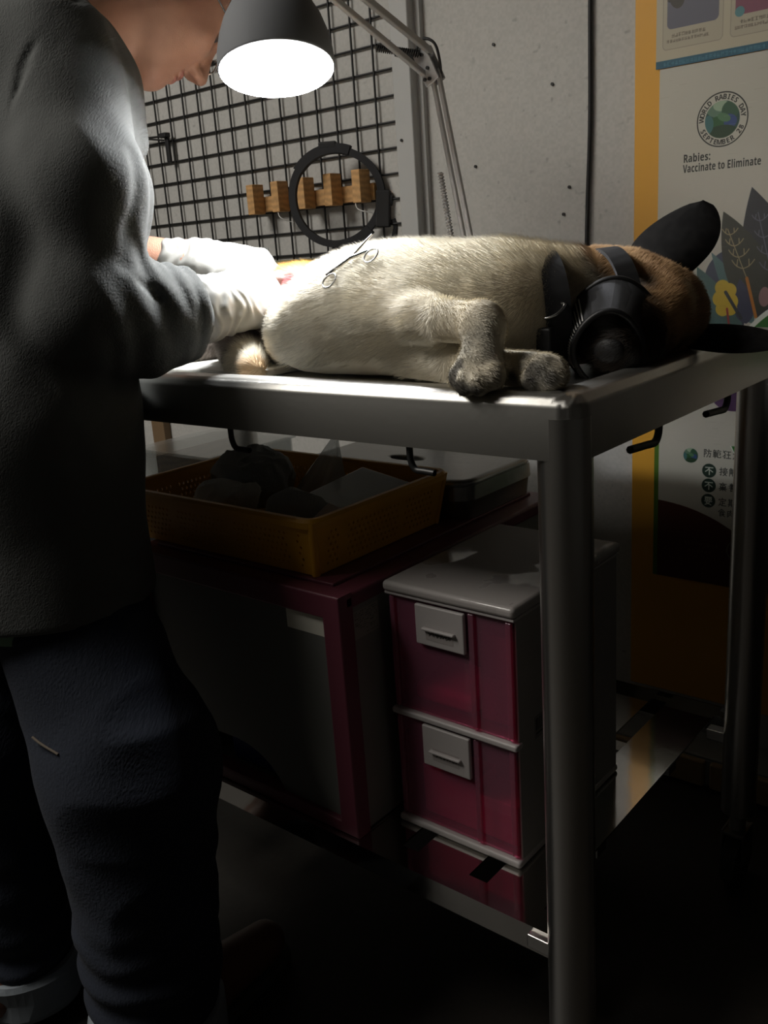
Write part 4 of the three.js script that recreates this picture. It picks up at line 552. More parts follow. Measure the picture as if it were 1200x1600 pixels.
      c = mix3(c, k, hm);
    }
    // hind quarter: stained, dark and pink places
    const q = sstep(-0.798, -0.815, x + 0.014 * n1 + (0.972 - y) * 0.85);
    if (q > 0) {
      const topness = sstep(0.905, 0.925, y + 0.015 * n1); let k = mix3(mix3(brown, [0.30, 0.26, 0.22], clamp(n1 * 1.6 + 0.25, 0, 1)), mix3(iod, gold, clamp(0.5 + n2 * 1.6, 0, 1)), topness);
      k = mix3(k, flesh, sstep(0.05, 0.022, dist(x, y, z, [-0.905, 0.955, -0.895]) + 0.012 * n2)); k = mix3(k, [0.30, 0.05, 0.05], sstep(0.016, 0.006, dist(x, y, z, [-0.905, 0.955, -0.9]) + 0.01 * n2)); k = mix3(k, [0.8, 0.68, 0.64], sstep(0.55, 0.75, n2 + 0.5) * sstep(0.04, 0.02, dist(x, y, z, [-0.905, 0.955, -0.895])));
      k = mix3(k, [0.62, 0.60, 0.56], sstep(-1.04, -1.07, x)); c = mix3(c, k, q);
    }
    // hind paw: tan
    c = mix3(c, [0.55, 0.40, 0.24], sstep(0.030, 0.024, dist(x, y, z, [-0.832, 0.850, -0.755]) + 0.004 * n2));
    // paw pads
    for (const [p, r] of [[[-0.494, 0.862, -0.690], 0.012], [[-0.482, 0.852, -0.683], 0.012], [[-0.488, 0.872, -0.696], 0.009], [[-0.468, 0.850, -0.684], 0.009], [[-0.424, 0.866, -0.716], 0.012], [[-0.427, 0.853, -0.714], 0.011], [[-0.41, 0.86, -0.721], 0.009]]) c = mix3(c, padc, sstep(r, r * 0.6, dist(x, y, z, p)) * 0.9);
    c = mix3(c, [0.26, 0.245, 0.21], (sstep(0.05, 0.03, dist(x, y, z, [-0.478, 0.866, -0.705])) + sstep(0.045, 0.03, dist(x, y, z, [-0.422, 0.861, -0.735]))) * clamp(0.35 + n2, 0, 0.7));
    return c;
  };
  const bodyGeo = nets(f, [-1.2, 0.832, -1.08], [-0.34, 1.0, -0.66], 0.0036, paint, 1.6);
  // ears: cupped leaves with thickness
  const ear = (b1, b2, tip, bulge, cup, seedc) => {
    const B1 = V(...b1), B2 = V(...b2), T = V(...tip), mid = B1.clone().add(B2).multiplyScalar(0.5), w = B2.clone().sub(B1), ax = T.clone().sub(mid), nrm = w.clone().cross(ax).normalize(), P = [], C = [], I = [], n = 14, m = 22;
    for (let side = 0; side < 2; side++) for (let j = 0; j <= m; j++) { const v = j / m; for (let i = 0; i <= n; i++) { const u = i / n * 2 - 1, half = 0.5 * Math.pow(Math.max(1 - Math.pow(v, 3.2), 0), 0.55) * (1 + bulge * Math.sin(Math.PI * v)); const p = mid.clone().addScaledVector(ax, v * (1 + 0.0)).addScaledVector(w, u * half).addScaledVector(nrm, cup * (1 - u * u) * (1 - v * 0.7) + (side ? -1 : 1) * 0.0022 * Math.sqrt(Math.max(1 - u * u, 0)) * (1.2 - v)); P.push(p.x, p.y, p.z); const k = 0.004 + 0.006 * hash3(i, j, seedc), tn = sstep(0.16, 0.0, v + 0.05 * Math.abs(u)); C.push(lerp(k, 0.22, tn), lerp(k * 0.93, 0.14, tn), lerp(k * 0.9, 0.06, tn)); } }
    const S2 = (n + 1) * (m + 1); for (let s = 0; s < 2; s++) for (let j = 0; j < m; j++) for (let i = 0; i < n; i++) { const a = s * S2 + j * (n + 1) + i, b = a + 1, c = a + n + 1, d = c + 1; if (s) I.push(a, c, b, b, c, d); else I.push(a, b, c, b, d, c); }
    const g = new THREE.BufferGeometry(); g.setAttribute('position', new THREE.Float32BufferAttribute(P, 3)); g.setIndex(I); g.computeVertexNormals(); g.setAttribute('uv', new THREE.Float32BufferAttribute(P.filter((_, i) => i % 3 < 2), 2)); g.setAttribute('color', new THREE.Float32BufferAttribute(C, 3)); return g;
  };
  const ears = [ear([-0.486, 0.934, -1.02], [-0.412, 0.924, -1.02], [-0.394, 1.008, -1.035], 0.3, 0.012, 1), ear([-0.398, 0.876, -1.03], [-0.398, 0.853, -0.998], [-0.29, 0.858, -1.01], 0.2, 0.003, 2)];
  const all = mergeGeometries([bodyGeo.toNonIndexed(), ...ears.map((g) => g.toNonIndexed())]); all.translate(...off);
  part('body', all, M.dog, t);
  const noseG = [ell2([-0.4215, 0.867, -0.8605], [0.017, 0.0135, 0.007])]; function ell2(c, r) { return ball(c, r, 24, 16); }
  noseG.forEach((g) => g.translate(...off)); part('nose', noseG, S({ color: lin(0.012, 0.012, 0.013), roughness: 0.55 }), t).userData.label = 'black wet nose inside the muzzle opening';
  // short coat: strands, laid back along the body
  const R = rng(2024), pos = bodyGeo.attributes.position, nor = bodyGeo.attributes.normal, idx = bodyGeo.index.array, spots = [];
  const camP = V(0, 0.98, 0), tri = idx.length / 3, blade = new THREE.BufferGeometry();
  blade.setAttribute('position', new THREE.Float32BufferAttribute([-0.5, 0, 0, 0.5, 0, 0, -0.34, 0.45, 0.04, 0.34, 0.45, 0.04, 0, 1, 0.18], 3)); blade.setIndex([0, 1, 3, 0, 3, 2, 2, 3, 4]); blade.computeVertexNormals(); blade.setAttribute('uv', new THREE.Float32BufferAttribute([0, 0, 1, 0, 0, 0.5, 1, 0.5, 0.5, 1], 2));
  const per = 2.1; 
  for (let k = 0; k < tri; k++) { const n = per + R(), c = Math.floor(n); for (let q = 0; q < c; q++) { let u = R(), v = R(); if (u + v > 1) { u = 1 - u; v = 1 - v; } const a = idx[3 * k], b = idx[3 * k + 1], d = idx[3 * k + 2], g3 = (at2, o) => at2.array[3 * a + o] * (1 - u - v) + at2.array[3 * b + o] * u + at2.array[3 * d + o] * v; const p = [g3(pos, 0), g3(pos, 1), g3(pos, 2)], nn = [g3(nor, 0), g3(nor, 1), g3(nor, 2)]; if (p[1] < TB.tray + 0.006 || nn[1] < -0.75) continue; spots.push([p, nn]); } }
  const im = new THREE.InstancedMesh(blade, M.fur, spots.length), m4 = new THREE.Matrix4(), Y = V(), X = V(), Z = V(), col = new THREE.Color();
  spots.forEach(([p, nn], i) => {
    const N = V(...nn), w = fbm(p[0] * 12, p[1] * 12, p[2] * 12, 2), headish = dist(...p, HC) < 0.1, paw = p[0] > -0.60 && p[2] > -0.80 && forelegU(...p) < 0.004 || pawU(...p) < 0.004 || pawL(...p) < 0.004 || forelegL(...p) < 0.003;
    const flow = headish ? V(0.25, 0.15, -0.9) : paw ? V(0.8, -0.3, 0.3).lerp(V(-0.9, -0.35 + 0.9 * w, 0.25 - 0.8 * w), sstep(-0.50, -0.60, p[0])) : V(-0.9, -0.35 + 0.9 * w, 0.25 - 0.8 * w);
    flow.addScaledVector(N, -flow.dot(N)).normalize(); Y.copy(flow).addScaledVector(N, 0.28 + 0.2 * R()).addScaledVector(V(R() - 0.5, R() - 0.5, R() - 0.5), 0.35).normalize(); Z.copy(N).addScaledVector(Y, -N.dot(Y)).normalize(); X.copy(Y).cross(Z);
    const L = (headish ? 0.006 : paw ? lerp(0.011, 0.0045, sstep(-0.60, -0.49, p[0])) : 0.0105) * (0.6 + 0.8 * R()), wd = headish ? 0.0006 : paw ? lerp(0.00062, 0.0005, sstep(-0.60, -0.49, p[0])) : 0.00062; m4.makeBasis(X.multiplyScalar(wd), Y.clone().multiplyScalar(L), Z.clone().multiplyScalar(L)); m4.setPosition(p[0] + off[0] - N.x * 0.0006, p[1] + off[1] - N.y * 0.0006, p[2] + off[2] - N.z * 0.0006); im.setMatrixAt(i, m4);
    const c = paint(...p, ...nn), k = 0.82 + 0.36 * R(); col.setRGB(Math.min(c[0] * k, 0.9), Math.min(c[1] * k, 0.9), Math.min(c[2] * k, 0.9)); im.setColorAt(i, col);
  });
  im.name = 'fur'; im.castShadow = im.receiveShadow = true; im.userData.kind = 'stuff'; t.add(im);
  // collar
  const mv = (g) => (g.translate(...off), g);
  const cl = part('collar', [mv(ribbonRing([-0.524, 0.903, -0.905], [0.74, 0.02, -0.67], [0, 1, 0], 0.063, 0.083, 0.026, 0.006))], M.nylon, t); cl.userData.label = 'black webbing collar';
  part('collar_buckle', [mv(rbox(-0.486, -0.468, 0.868, 0.893, -0.838, -0.826, 0.003))], M.blackPlastic, cl);
  part('collar_ring', [mv(tube([[-0.488, 0.908, -0.842], [-0.478, 0.902, -0.832], [-0.466, 0.906, -0.836], [-0.462, 0.915, -0.846], [-0.476, 0.914, -0.842]], 0.0016, 40, 6, true))], M.silver, cl);
  // muzzle: a fabric tube open at the nose
  const A = V(-0.441, 0.878, -0.908), B = V(-0.4195, 0.8665, -0.868), ax = B.clone().sub(A).normalize(), U = V(0.12, 1, 0.1).addScaledVector(ax, -V(0.12, 1, 0.1).dot(ax)).normalize(), W = ax.clone().cross(U);
  const ringAt = (v, a, o = 0) => { const r = lerp(0.056, 0.0375, Math.pow(v, 0.8)) + o, k = 1 + 0.09 * Math.cos(2 * a); return A.clone().lerp(B, v).addScaledVector(U, Math.cos(a) * r * k).addScaledVector(W, Math.sin(a) * r * (0.92) + (0.006 * v)); };
  { const P = [], I = [], n = 48, m = 8; for (let s = 0; s < 2; s++) for (let j = 0; j <= m; j++) for (let i = 0; i <= n; i++) { const p = ringAt(j / m, i / n * Math.PI * 2, s ? -0.0018 : 0.001); P.push(p.x + off[0], p.y + off[1], p.z + off[2]); }
    const S2 = (n + 1) * (m + 1); for (let s = 0; s < 2; s++) for (let j = 0; j < m; j++) for (let i = 0; i < n; i++) { const a = s * S2 + j * (n + 1) + i, b = a + 1, c = a + n + 1, d = c + 1; if (s) I.push(a, c, b, b, c, d); else I.push(a, b, c, b, d, c); }
    const g = new THREE.BufferGeometry(); g.setAttribute('position', new THREE.Float32BufferAttribute(P, 3)); g.setIndex(I); g.computeVertexNormals(); const mz = part('muzzle', [uvMetres(prep(g))], S({ color: lin(0.075, 0.077, 0.085), roughness: 0.85, bumpMap: rep(TX.denim, 60), bumpScale: 0.0006, side: THREE.DoubleSide }), t); mz.userData.label = 'dark grey fabric muzzle open at the nose';
    const loop = []; for (let i = 0; i < 40; i++) { const p = ringAt(1, i / 40 * Math.PI * 2); loop.push([p.x + off[0], p.y + off[1], p.z + off[2]]); } part('trim', [tube(loop, 0.0032, 80, 8, true)], M.blackPlastic, mz);
    const loop2 = []; for (let i = 0; i < 40; i++) { const p = ringAt(0.02, i / 40 * Math.PI * 2); loop2.push([p.x + off[0], p.y + off[1], p.z + off[2]]); } part('rear_trim', [tube(loop2, 0.003, 80, 8, true)], M.blackPlastic, mz);
    let a0 = 0, best = -9; for (let i = 0; i < 90; i++) { const a = i / 90 * Math.PI * 2, p = ringAt(0.5, a).sub(A), v = -0.72 * p.x + 0.12 * p.y + 0.55 * p.z; if (v > best) { best = v; a0 = a; } }
    for (let i = 0; i < 17; i++) { const a = a0 + (i - 8) * 0.085, p = ringAt(0.1, a, 0.0022), q = ringAt(0.93, a, 0.0022); part('stripe', [bar([p.x + off[0], p.y + off[1], p.z + off[2]], [q.x + off[0], q.y + off[1], q.z + off[2]], 0.0009, 6)], M.stripe, mz); }
    part('strap', [mv(ribbonRing([-0.468, 0.899, -0.955], [0.66, 0.05, -0.75], [0, 1, 0], 0.0655, 0.067, 0.022, 0.004))], M.nylon, mz);
  }
}
{ // artery forceps lying on the dog's flank
  const t = thing('forceps', 'thin steel forceps lying on the white fur of the dog', 'forceps', [-0.69, 0.972, -0.79]);
  const mv = (p, k = 0.0055) => [p[0] + 0.69, p[1] - 0.972 + k * 0.75, p[2] + 0.79 + k * 0.65];
  const J = [-0.6924, 0.9703, -0.7886];
  part('blade', [bar(mv(J), mv([-0.70, 0.992, -0.838], 0.008), 0.0024, 8, 0.001)], M.silver, t);
  for (const [e, rg] of [[[-0.712, 0.953, -0.767], [-0.7035, 0.9475, -0.7625]], [[-0.672, 0.978, -0.803], [-0.6645, 0.971, -0.790]]]) {
    const h = part('handle', [bar(mv(J), mv(e), 0.0022, 8, 0.0019)], M.silver, t), l = []; for (let i = 0; i < 24; i++) { const a = i / 24 * Math.PI * 2; l.push(mv([rg[0] + Math.cos(a) * 0.0085, rg[1] + Math.sin(a) * 0.007, rg[2] - Math.sin(a) * 0.0065])); } part('finger_ring', [tube(l, 0.0012, 40, 6, true)], M.silver, h);
  }
}

// ------------------------------------------------------------------ the person
{
  const O = [-1.03, 0, -0.5], off = [1.03, 0, 0.5];
  const t = thing('person', 'person in grey fleece jacket and jeans bending over the dog with gloved hands', 'person', O);
  const mv = (g) => (g.translate(...off), g);
  const nrm = (v) => { const l = Math.hypot(...v); return v.map((a) => a / l); }, dot = (a, b) => a[0] * b[0] + a[1] * b[1] + a[2] * b[2], cross = (a, b) => [a[1] * b[2] - a[2] * b[1], a[2] * b[0] - a[0] * b[2], a[0] * b[1] - a[1] * b[0]];
  const orth = (v, d) => { const k = dot(v, d); return nrm(v.map((a, i) => a - k * d[i])); };
  // --- head frame: up towards the crown, fwd out of the face, rt towards the right ear
  const hu = nrm([0.20, 0.52, -0.83]), hf = orth([0.10, -0.82, -0.56], hu), hr = cross(hf, hu), HC = [-1.118, 1.352, -0.935];
  const H = (r, u, f) => [0, 1, 2].map((i) => HC[i] + hr[i] * r + hu[i] * u + hf[i] * f);
  const ax = [hr, hu, hf], neckB = [-1.165, 1.235, -0.715];
  const headF = uni([ell(H(0, 0.03, -0.012), [0.074, 0.095, 0.095], ax), ell(H(0, -0.02, 0.025), [0.066, 0.085, 0.065], ax), cap(H(0, -0.05, 0.04), H(0, -0.098, 0.068), 0.042, 0.022), cap(H(0.045, -0.055, 0.0), H(0.016, -0.1, 0.055), 0.024, 0.018), cap(H(-0.045, -0.055, 0.0), H(-0.016, -0.1, 0.055), 0.024, 0.018), cap(H(0, -0.05, -0.03), neckB, 0.052, 0.062)], 0.035);
  const nose = uni([cap(H(0, 0.008, 0.085), H(0, -0.036, 0.112), 0.007, 0.0105), ell(H(0.010, -0.042, 0.1), [0.0085, 0.008, 0.011], ax), ell(H(-0.010, -0.042, 0.1), [0.0085, 0.008, 0.011], ax)], 0.008);
  const lips = uni([ell(H(0, -0.066, 0.089), [0.021, 0.006, 0.0095], ax), ell(H(0, -0.078, 0.0875), [0.019, 0.0065, 0.0095], ax)], 0.003);
  const brows = uni([cap(H(-0.045, 0.022, 0.066), H(-0.012, 0.024, 0.082), 0.010), cap(H(0.045, 0.022, 0.066), H(0.012, 0.024, 0.082), 0.010), ell(H(0.036, -0.024, 0.062), [0.022, 0.018, 0.016], ax), ell(H(-0.036, -0.024, 0.062), [0.022, 0.018, 0.016], ax)], 0.012);
  const eyes = [H(0.031, 0.002, 0.077), H(-0.031, 0.002, 0.077)];
  const earR = uni([ell(H(0.077, 0.0, -0.015), [0.007, 0.03, 0.018], ax), ell(H(0.076, -0.025, -0.008), [0.007, 0.012, 0.010], ax), ell(H(-0.077, 0.0, -0.015), [0.007, 0.03, 0.018], ax)], 0.008);
  const fHead = (x, y, z) => { let d = smin(headF(x, y, z), brows(x, y, z), 0.02); d = smin(d, nose(x, y, z), 0.012); for (const e of eyes) { const q = dist(x, y, z, e) - 0.013; d = smax(d, -(q), 0.014); d = Math.min(d, dist(x, y, z, [e[0] - hf[0] * 0.005, e[1] - hf[1] * 0.005, e[2] - hf[2] * 0.005]) - 0.0115); } d = smin(d, lips(x, y, z), 0.006); return smin(d, earR(x, y, z), 0.006); };
  const skin = [0.46, 0.26, 0.185], lipc = [0.36, 0.14, 0.115];
  const headPaint = (x, y, z) => { const n = fbm(x * 40, y * 40, z * 40, 3); let c = mix3(skin, [0.40, 0.21, 0.15], clamp(0.5 + n, 0, 1)); c = mix3(c, lipc, sstep(0.001, -0.001, lips(x, y, z) - 0.001)); for (const e of eyes) c = mix3(c, [0.05, 0.035, 0.03], sstep(0.009, 0.005, Math.abs(dist(x, y, z, e) - 0.004))); return c; };
  const lw = [-1.06, 0.983, -0.858], lk = [-1.25, 1.018, -0.735], le = [-1.36, 1.02, -0.69];
  const coreF = uni([cap([-1.09, 0.72, -0.54], [-1.11, 1.0, -0.60], 0.07), cap([-1.11, 1.0, -0.60], [-1.15, 1.18, -0.70], 0.07, 0.06), cap([-0.99, 0.70, -0.54], [-0.895, 0.42, -0.54], 0.07, 0.05), cap([-0.895, 0.42, -0.54], [-0.868, 0.08, -0.505], 0.05, 0.036), cap([-1.15, 0.70, -0.52], [-1.11, 0.42, -0.46], 0.07, 0.05), cap([-1.11, 0.42, -0.46], [-1.09, 0.08, -0.455], 0.05, 0.034), cap([-1.15, 1.2, -0.69], neckB, 0.06), cap([-1.05, 1.22, -0.68], [-0.93, 0.93, -0.6], 0.045, 0.038), cap([-0.93, 0.93, -0.6], [-0.903, 0.914, -0.74], 0.036, 0.026), cap([-1.28, 1.22, -0.69], le, 0.045, 0.038)], 0.03);
  const foreF = uni([cap(le, lk, 0.038, 0.038), cap(lk, lw, 0.036, 0.0275), cap(lw, [-1.015, 0.974, -0.89], 0.025, 0.02)], 0.015);
  const sk = () => [0.58, 0.30, 0.205];
  const bodyG = mergeGeometries([nets(fHead, [-1.26, 1.20, -1.08], [-0.99, 1.50, -0.66], 0.0034, headPaint, 1.7), nets(coreF, [-1.45, 0.03, -0.82], [-0.84, 1.34, -0.36], 0.012, sk), nets(foreF, [-1.42, 0.94, -0.96], [-1.02, 1.10, -0.63], 0.005, sk)].map((g) => g.toNonIndexed()));
  part('body', mv(bodyG), M.skin, t);
  // hair: a cap over the skull, off the face
  { const base = ell(H(0, 0.035, -0.018), [0.084, 0.104, 0.103], ax); const hairF = (x, y, z) => { const v = [x - HC[0], y - HC[1], z - HC[2]], f = dot(v, hf), u = dot(v, hu); const cut = f - 0.035 - 0.55 * (u - 0.02) , low = -(u + 0.065); const n = 0.004 * vnoise(x * 90, y * 90, z * 40); return smax(smax(base(x, y, z) + n, cut, 0.012), low, 0.012); }; part('hair', mv(nets(hairF, [-1.27, 1.22, -1.10], [-0.98, 1.54, -0.72], 0.005, null, 1.6)), M.hair, t); }
  { // glasses
    const rim = (s) => { const l = []; for (let i = 0; i < 28; i++) { const a = i / 28 * Math.PI * 2, c = Math.cos(a), q = Math.sin(a), k = (Math.abs(c) ** 4 + Math.abs(q) ** 4) ** -0.25; l.push(H(s * 0.034 + c * k * 0.026, -0.002 + q * k * 0.0175, 0.1065 - 0.05 * c * k * 0.2 * s)); } return l; };
    const g = part('glasses', [mv(tube([H(-0.009, 0.006, 0.11), H(0, 0.009, 0.114), H(0.009, 0.006, 0.11)], 0.0013, 10, 6))], M.silver, t); g.userData.label = 'thin metal framed glasses';
    for (const s of [-1, 1]) { part('rim', [mv(tube(rim(s), 0.0014, 56, 6, true))], M.silver, g); const sh = new THREE.Shape(rim(s).map((p) => { const v = [p[0] - HC[0], p[1] - HC[1], p[2] - HC[2]]; return new THREE.Vector2(dot(v, hr), dot(v, hu)); })); const lg = new THREE.ShapeGeometry(sh); const m = new THREE.Matrix4().makeBasis(V(...hr), V(...hu), V(...hf)); m.setPosition(...H(0, 0, 0.1065)); lg.applyMatrix4(m); part('lens', [mv(prep(lg))], M.lens, g); part('temple_arm', [mv(tube([H(s * 0.060, 0.006, 0.102), H(s * 0.074, 0.006, 0.09), H(s * 0.0805, 0.006, 0.03), H(s * 0.0815, 0.0, -0.02)], 0.0014, 24, 6))], M.silver, g); }
  }
  // --- jacket
  const sR = [-1.05, 1.228, -0.682], eR = [-0.931, 0.93, -0.595], cR = [-0.908, 0.921, -0.712];
  const fd = nrm([cR[0] - eR[0], cR[1] - eR[1], cR[2] - eR[2]]);
  const torso = uni([cap([-1.0, 0.50, -0.54], [-1.03, 0.80, -0.558], 0.121, 0.119), cap([-1.03, 0.80, -0.558], [-1.05, 1.0, -0.61], 0.119, 0.115), cap([-1.05, 1.0, -0.61], [-1.078, 1.16, -0.698], 0.112, 0.098), cap([-1.20, 0.50, -0.53], [-1.20, 1.0, -0.6], 0.12, 0.115), cap([-1.20, 1.0, -0.6], [-1.21, 1.18, -0.69], 0.112, 0.095), cap([-1.11, 0.50, -0.525], [-1.125, 1.0, -0.59], 0.125, 0.12), cap([-1.125, 1.0, -0.59], [-1.15, 1.2, -0.69], 0.12, 0.10), cap([-1.19, 1.2, -0.69], [-1.29, 1.215, -0.69], 0.09, 0.078), cap([-1.09, 1.22, -0.72], [-1.24, 1.225, -0.72], 0.075), cap([-1.10, 1.2, -0.66], [-1.22, 1.2, -0.66], 0.09)], 0.06);
  const armR = uni([cap(sR, [-0.948, 1.065, -0.630], 0.074, 0.069), cap([-0.948, 1.065, -0.630], eR, 0.069, 0.0655), cap(eR, [-0.917, 0.918, -0.658], 0.0645, 0.058), cap([-0.917, 0.918, -0.658], [-0.909, 0.921, -0.704], 0.058, 0.051)], 0.03);
  const armL = uni([cap([-1.30, 1.22, -0.69], le, 0.072, 0.062), cap(le, [-1.26, 1.02, -0.76], 0.06, 0.052)], 0.03);
  const collar = uni([cap([-1.085, 1.235, -0.775], [-1.10, 1.285, -0.74], 0.024, 0.03), cap([-1.10, 1.285, -0.74], [-1.15, 1.315, -0.69], 0.032, 0.04), cap([-1.15, 1.315, -0.69], [-1.22, 1.29, -0.73], 0.04, 0.03), cap([-1.05, 1.21, -0.775], [-1.10, 1.21, -0.81], 0.02), cap([-1.03, 1.13, -0.772], [-1.06, 1.215, -0.78], 0.014, 0.016)], 0.025);
  const seg = (x, y, z, a, b) => cap(a, b, 0)(x, y, z);
  const CR = [[[-0.985, 1.20, -0.60], [-1.01, 1.05, -0.57], 0.006, 0.006], [[-0.985, 1.20, -0.60], [-1.005, 1.285, -0.70], 0.006, 0.005], [[-0.885, 1.10, -0.66], [-0.868, 0.985, -0.615], 0.010, 0.005], [[-0.90, 1.16, -0.70], [-0.885, 1.02, -0.675], 0.008, 0.006], [[-0.93, 1.20, -0.73], [-0.905, 1.10, -0.70], 0.007, 0.006], [[-0.862, 0.965, -0.63], [-0.87, 0.905, -0.69], 0.006, 0.007], [[-0.87, 0.955, -0.67], [-0.868, 0.90, -0.655], 0.006, 0.006], [[-0.88, 0.80, -0.60], [-0.90, 0.60, -0.62], 0.005, 0.004], [[-0.882, 0.86, -0.52], [-0.885, 0.62, -0.53], 0.0045, 0.004]];
  const fJ = (x, y, z) => {
    let d = smin(torso(x, y, z), collar(x, y, z), 0.02); d = smin(d, armL(x, y, z), 0.03);
    const a = armR(x, y, z); d = smin(d, a, 0.016);
    if (d > 0.03 || d < -0.03) return smax(d, 0.59 - y, 0.006);
    const el = dist(x, y, z, [-0.905, 0.93, -0.66]), w = Math.exp(-((el / 0.07) ** 2)), along = (x - eR[0]) * fd[0] + (y - eR[1]) * fd[1] + (z - eR[2]) * fd[2];
    const fold = Math.sin(along * 150 + (y - 0.92) * 60 + 2.2 * vnoise(x * 16, y * 16, z * 16));
    d -= 0.005 * w * fold; d -= 0.0018 * (1 - Math.abs(vnoise(x * 9 + 3, y * 5, z * 9)) * 2.2) * (1 - w); d -= 0.0018 * vnoise(x * 30, y * 18, z * 30);
    for (const [p, q, wd, am] of CR) { const e = seg(x, y, z, p, q); if (e < wd * 3) d += am * Math.exp(-((e / wd) ** 2)); }
    // rolled cuff: two turns
    const q = [x - cR[0], y - cR[1], z - cR[2]], al = dot(q, fd), rad = Math.sqrt(Math.max(dot(q, q) - al * al, 0)); const tw = 0.0012 * Math.sin(Math.atan2(q[1], q[0]) * 5 + al * 60);
    d = smin(d, Math.hypot(rad - 0.047 - tw, al - 0.004) - 0.0105, 0.006); d = smin(d, Math.hypot(rad - 0.051 - tw, al + 0.017) - 0.011, 0.006); d = smin(d, Math.hypot(rad - 0.055 + tw, al + 0.038) - 0.0085, 0.008);
    const bore = Math.max(rad - 0.039, -(al + 0.012)); d = smax(d, -bore, 0.004);
    const pk = Math.hypot((x + 0.9) * 0.3, y - 0.86 + 0.5 * (z + 0.45)) ; 
    return smax(d, 0.59 - y, 0.006);
  };
  part('jacket', mv(nets(fJ, [-1.47, 0.53, -0.86], [-0.83, 1.40, -0.38], 0.0062, null, 1.7)), M.fleece, t).userData.label = 'grey fleece jacket with rolled sleeves';
  part('shirt_hem', [mv(ribbonRing([-1.10, 0.585, -0.52], [0, 1, 0], [1, 0, 0], 0.185, 0.098, 0.022, 0.006))], M.shirt, t);
  // --- jeans
  const legR = uni([cap([-0.985, 0.58, -0.545], [-0.895, 0.40, -0.54], 0.09, 0.1), cap([-0.895, 0.40, -0.54], [-0.868, 0.06, -0.505], 0.1, 0.077)], 0.03), legL = uni([cap([-1.17, 0.60, -0.53], [-1.12, 0.40, -0.468], 0.095, 0.088), cap([-1.12, 0.40, -0.468], [-1.092, 0.06, -0.455], 0.086, 0.06)], 0.03);
  const fP = (x, y, z) => { let d = Math.min(legR(x, y, z), 9); d = smin(d, legL(x, y, z), lerp(0.004, 0.05, sstep(0.45, 0.65, y))); if (Math.abs(d) < 0.03) { const w = sstep(0.3, 0.1, y); d -= 0.004 * (1 - Math.abs(vnoise(x * 10, y * 16 + 4, z * 10)) * 2) + 0.004 * w * Math.sin(y * 130 + 3 * vnoise(x * 12, y * 8, z * 12)); } return smax(smax(d, 0.055 - y, 0.004), y - 0.66, 0.01); };
  const je = part('jeans', mv(nets(fP, [-1.33, 0.045, -0.72], [-0.76, 0.735, -0.36], 0.0075, null, 1.6)), M.denim, t); je.userData.label = 'dark blue jeans with turned-up legs';
  part('pocket_stitching', [mv(tube([[-0.925, 0.475, -0.44], [-0.91, 0.47, -0.4415], [-0.885, 0.463, -0.446]], 0.0016, 12, 5))], M.thread, je);
  for (const [c, r, h] of [[[-0.868, 0.052, -0.505], 0.0795, 0.062], [[-1.091, 0.052, -0.4545], 0.0635, 0.062]]) { const pr = [[r - 0.010, -h / 2], [r + 0.001, -h / 2 - 0.001], [r + 0.005, -h / 2 + 0.008], [r + 0.004, 0], [r + 0.006, h / 2 - 0.008], [r + 0.002, h / 2], [r - 0.010, h / 2]]; const g = lathe(pr.reverse(), 40); const p = g.attributes.position; for (let i = 0; i < p.count; i++) { const a = Math.atan2(p.getZ(i), p.getX(i)), k = 1 + 0.018 * Math.sin(a * 5 + p.getY(i) * 90); p.setX(i, p.getX(i) * k); p.setZ(i, p.getZ(i) * k); } g.computeVertexNormals(); g.translate(...c); part('turn_up', [mv(uvMetres(g))], M.denimIn, je); }
  // --- shoes
  for (const [hx, hz, tx, tz] of [[-0.868, -0.47, -0.872, -0.69], [-1.092, -0.415, -1.088, -0.585]]) {
    const up = uni([cap([hx, 0.055, hz], [lerp(hx, tx, 0.4), 0.055, lerp(hz, tz, 0.4)], 0.038, 0.042), cap([lerp(hx, tx, 0.4), 0.052, lerp(hz, tz, 0.4)], [tx, 0.04, tz], 0.042, 0.030), cap([hx, 0.05, hz - 0.01], [hx, 0.10, hz - 0.015], 0.036, 0.034)], 0.02);
    const sh = part('shoe', mv(nets((x, y, z) => smax(up(x, y, z), 0.018 - y, 0.004), [hx - 0.07, 0.008, tz - 0.05], [hx + 0.07, 0.15, hz + 0.06], 0.005, null, 1.5)), M.shoe, t);
    part('sole', mv(nets((x, y, z) => { const r = uni([cap([hx, 0.009, hz], [tx, 0.009, tz], 0.042, 0.036)], 0.01)(x, 0.009, z); return Math.max(r, y - 0.0185, 0.0008 - y); }, [hx - 0.07, -0.004, tz - 0.06], [hx + 0.07, 0.03, hz + 0.07], 0.005, null, 1.5)), M.sole, sh);
  }
  // --- gloved hands
  function hand(W, d0, n0, right, curls, thumb, sc = 1) {
    const d = nrm(d0), n = orth(n0, d), s = right ? cross(n, d) : cross(d, n), P = (a, b, c) => [0, 1, 2].map((i) => W[i] + (d[i] * a + s[i] * b + n[i] * c) * sc), palm = [], fingers = [];
    const offs = [0.031, 0.0105, -0.0105, -0.029], base = [0.086, 0.09, 0.086, 0.078], len = [[0.042, 0.025, 0.021], [0.046, 0.029, 0.022], [0.043, 0.027, 0.021], [0.034, 0.021, 0.018]], rad = [0.0098, 0.0102, 0.0098, 0.0088];
    for (let i = 0; i < 4; i++) palm.push(cap(P(0.008, offs[i] * 0.62, 0), P(base[i], offs[i], 0.002), 0.0185 * sc, 0.0138 * sc));
    palm.push(cap(P(0.015, 0.018, -0.008), P(0.05, 0.033, -0.012), 0.02 * sc, 0.014 * sc));
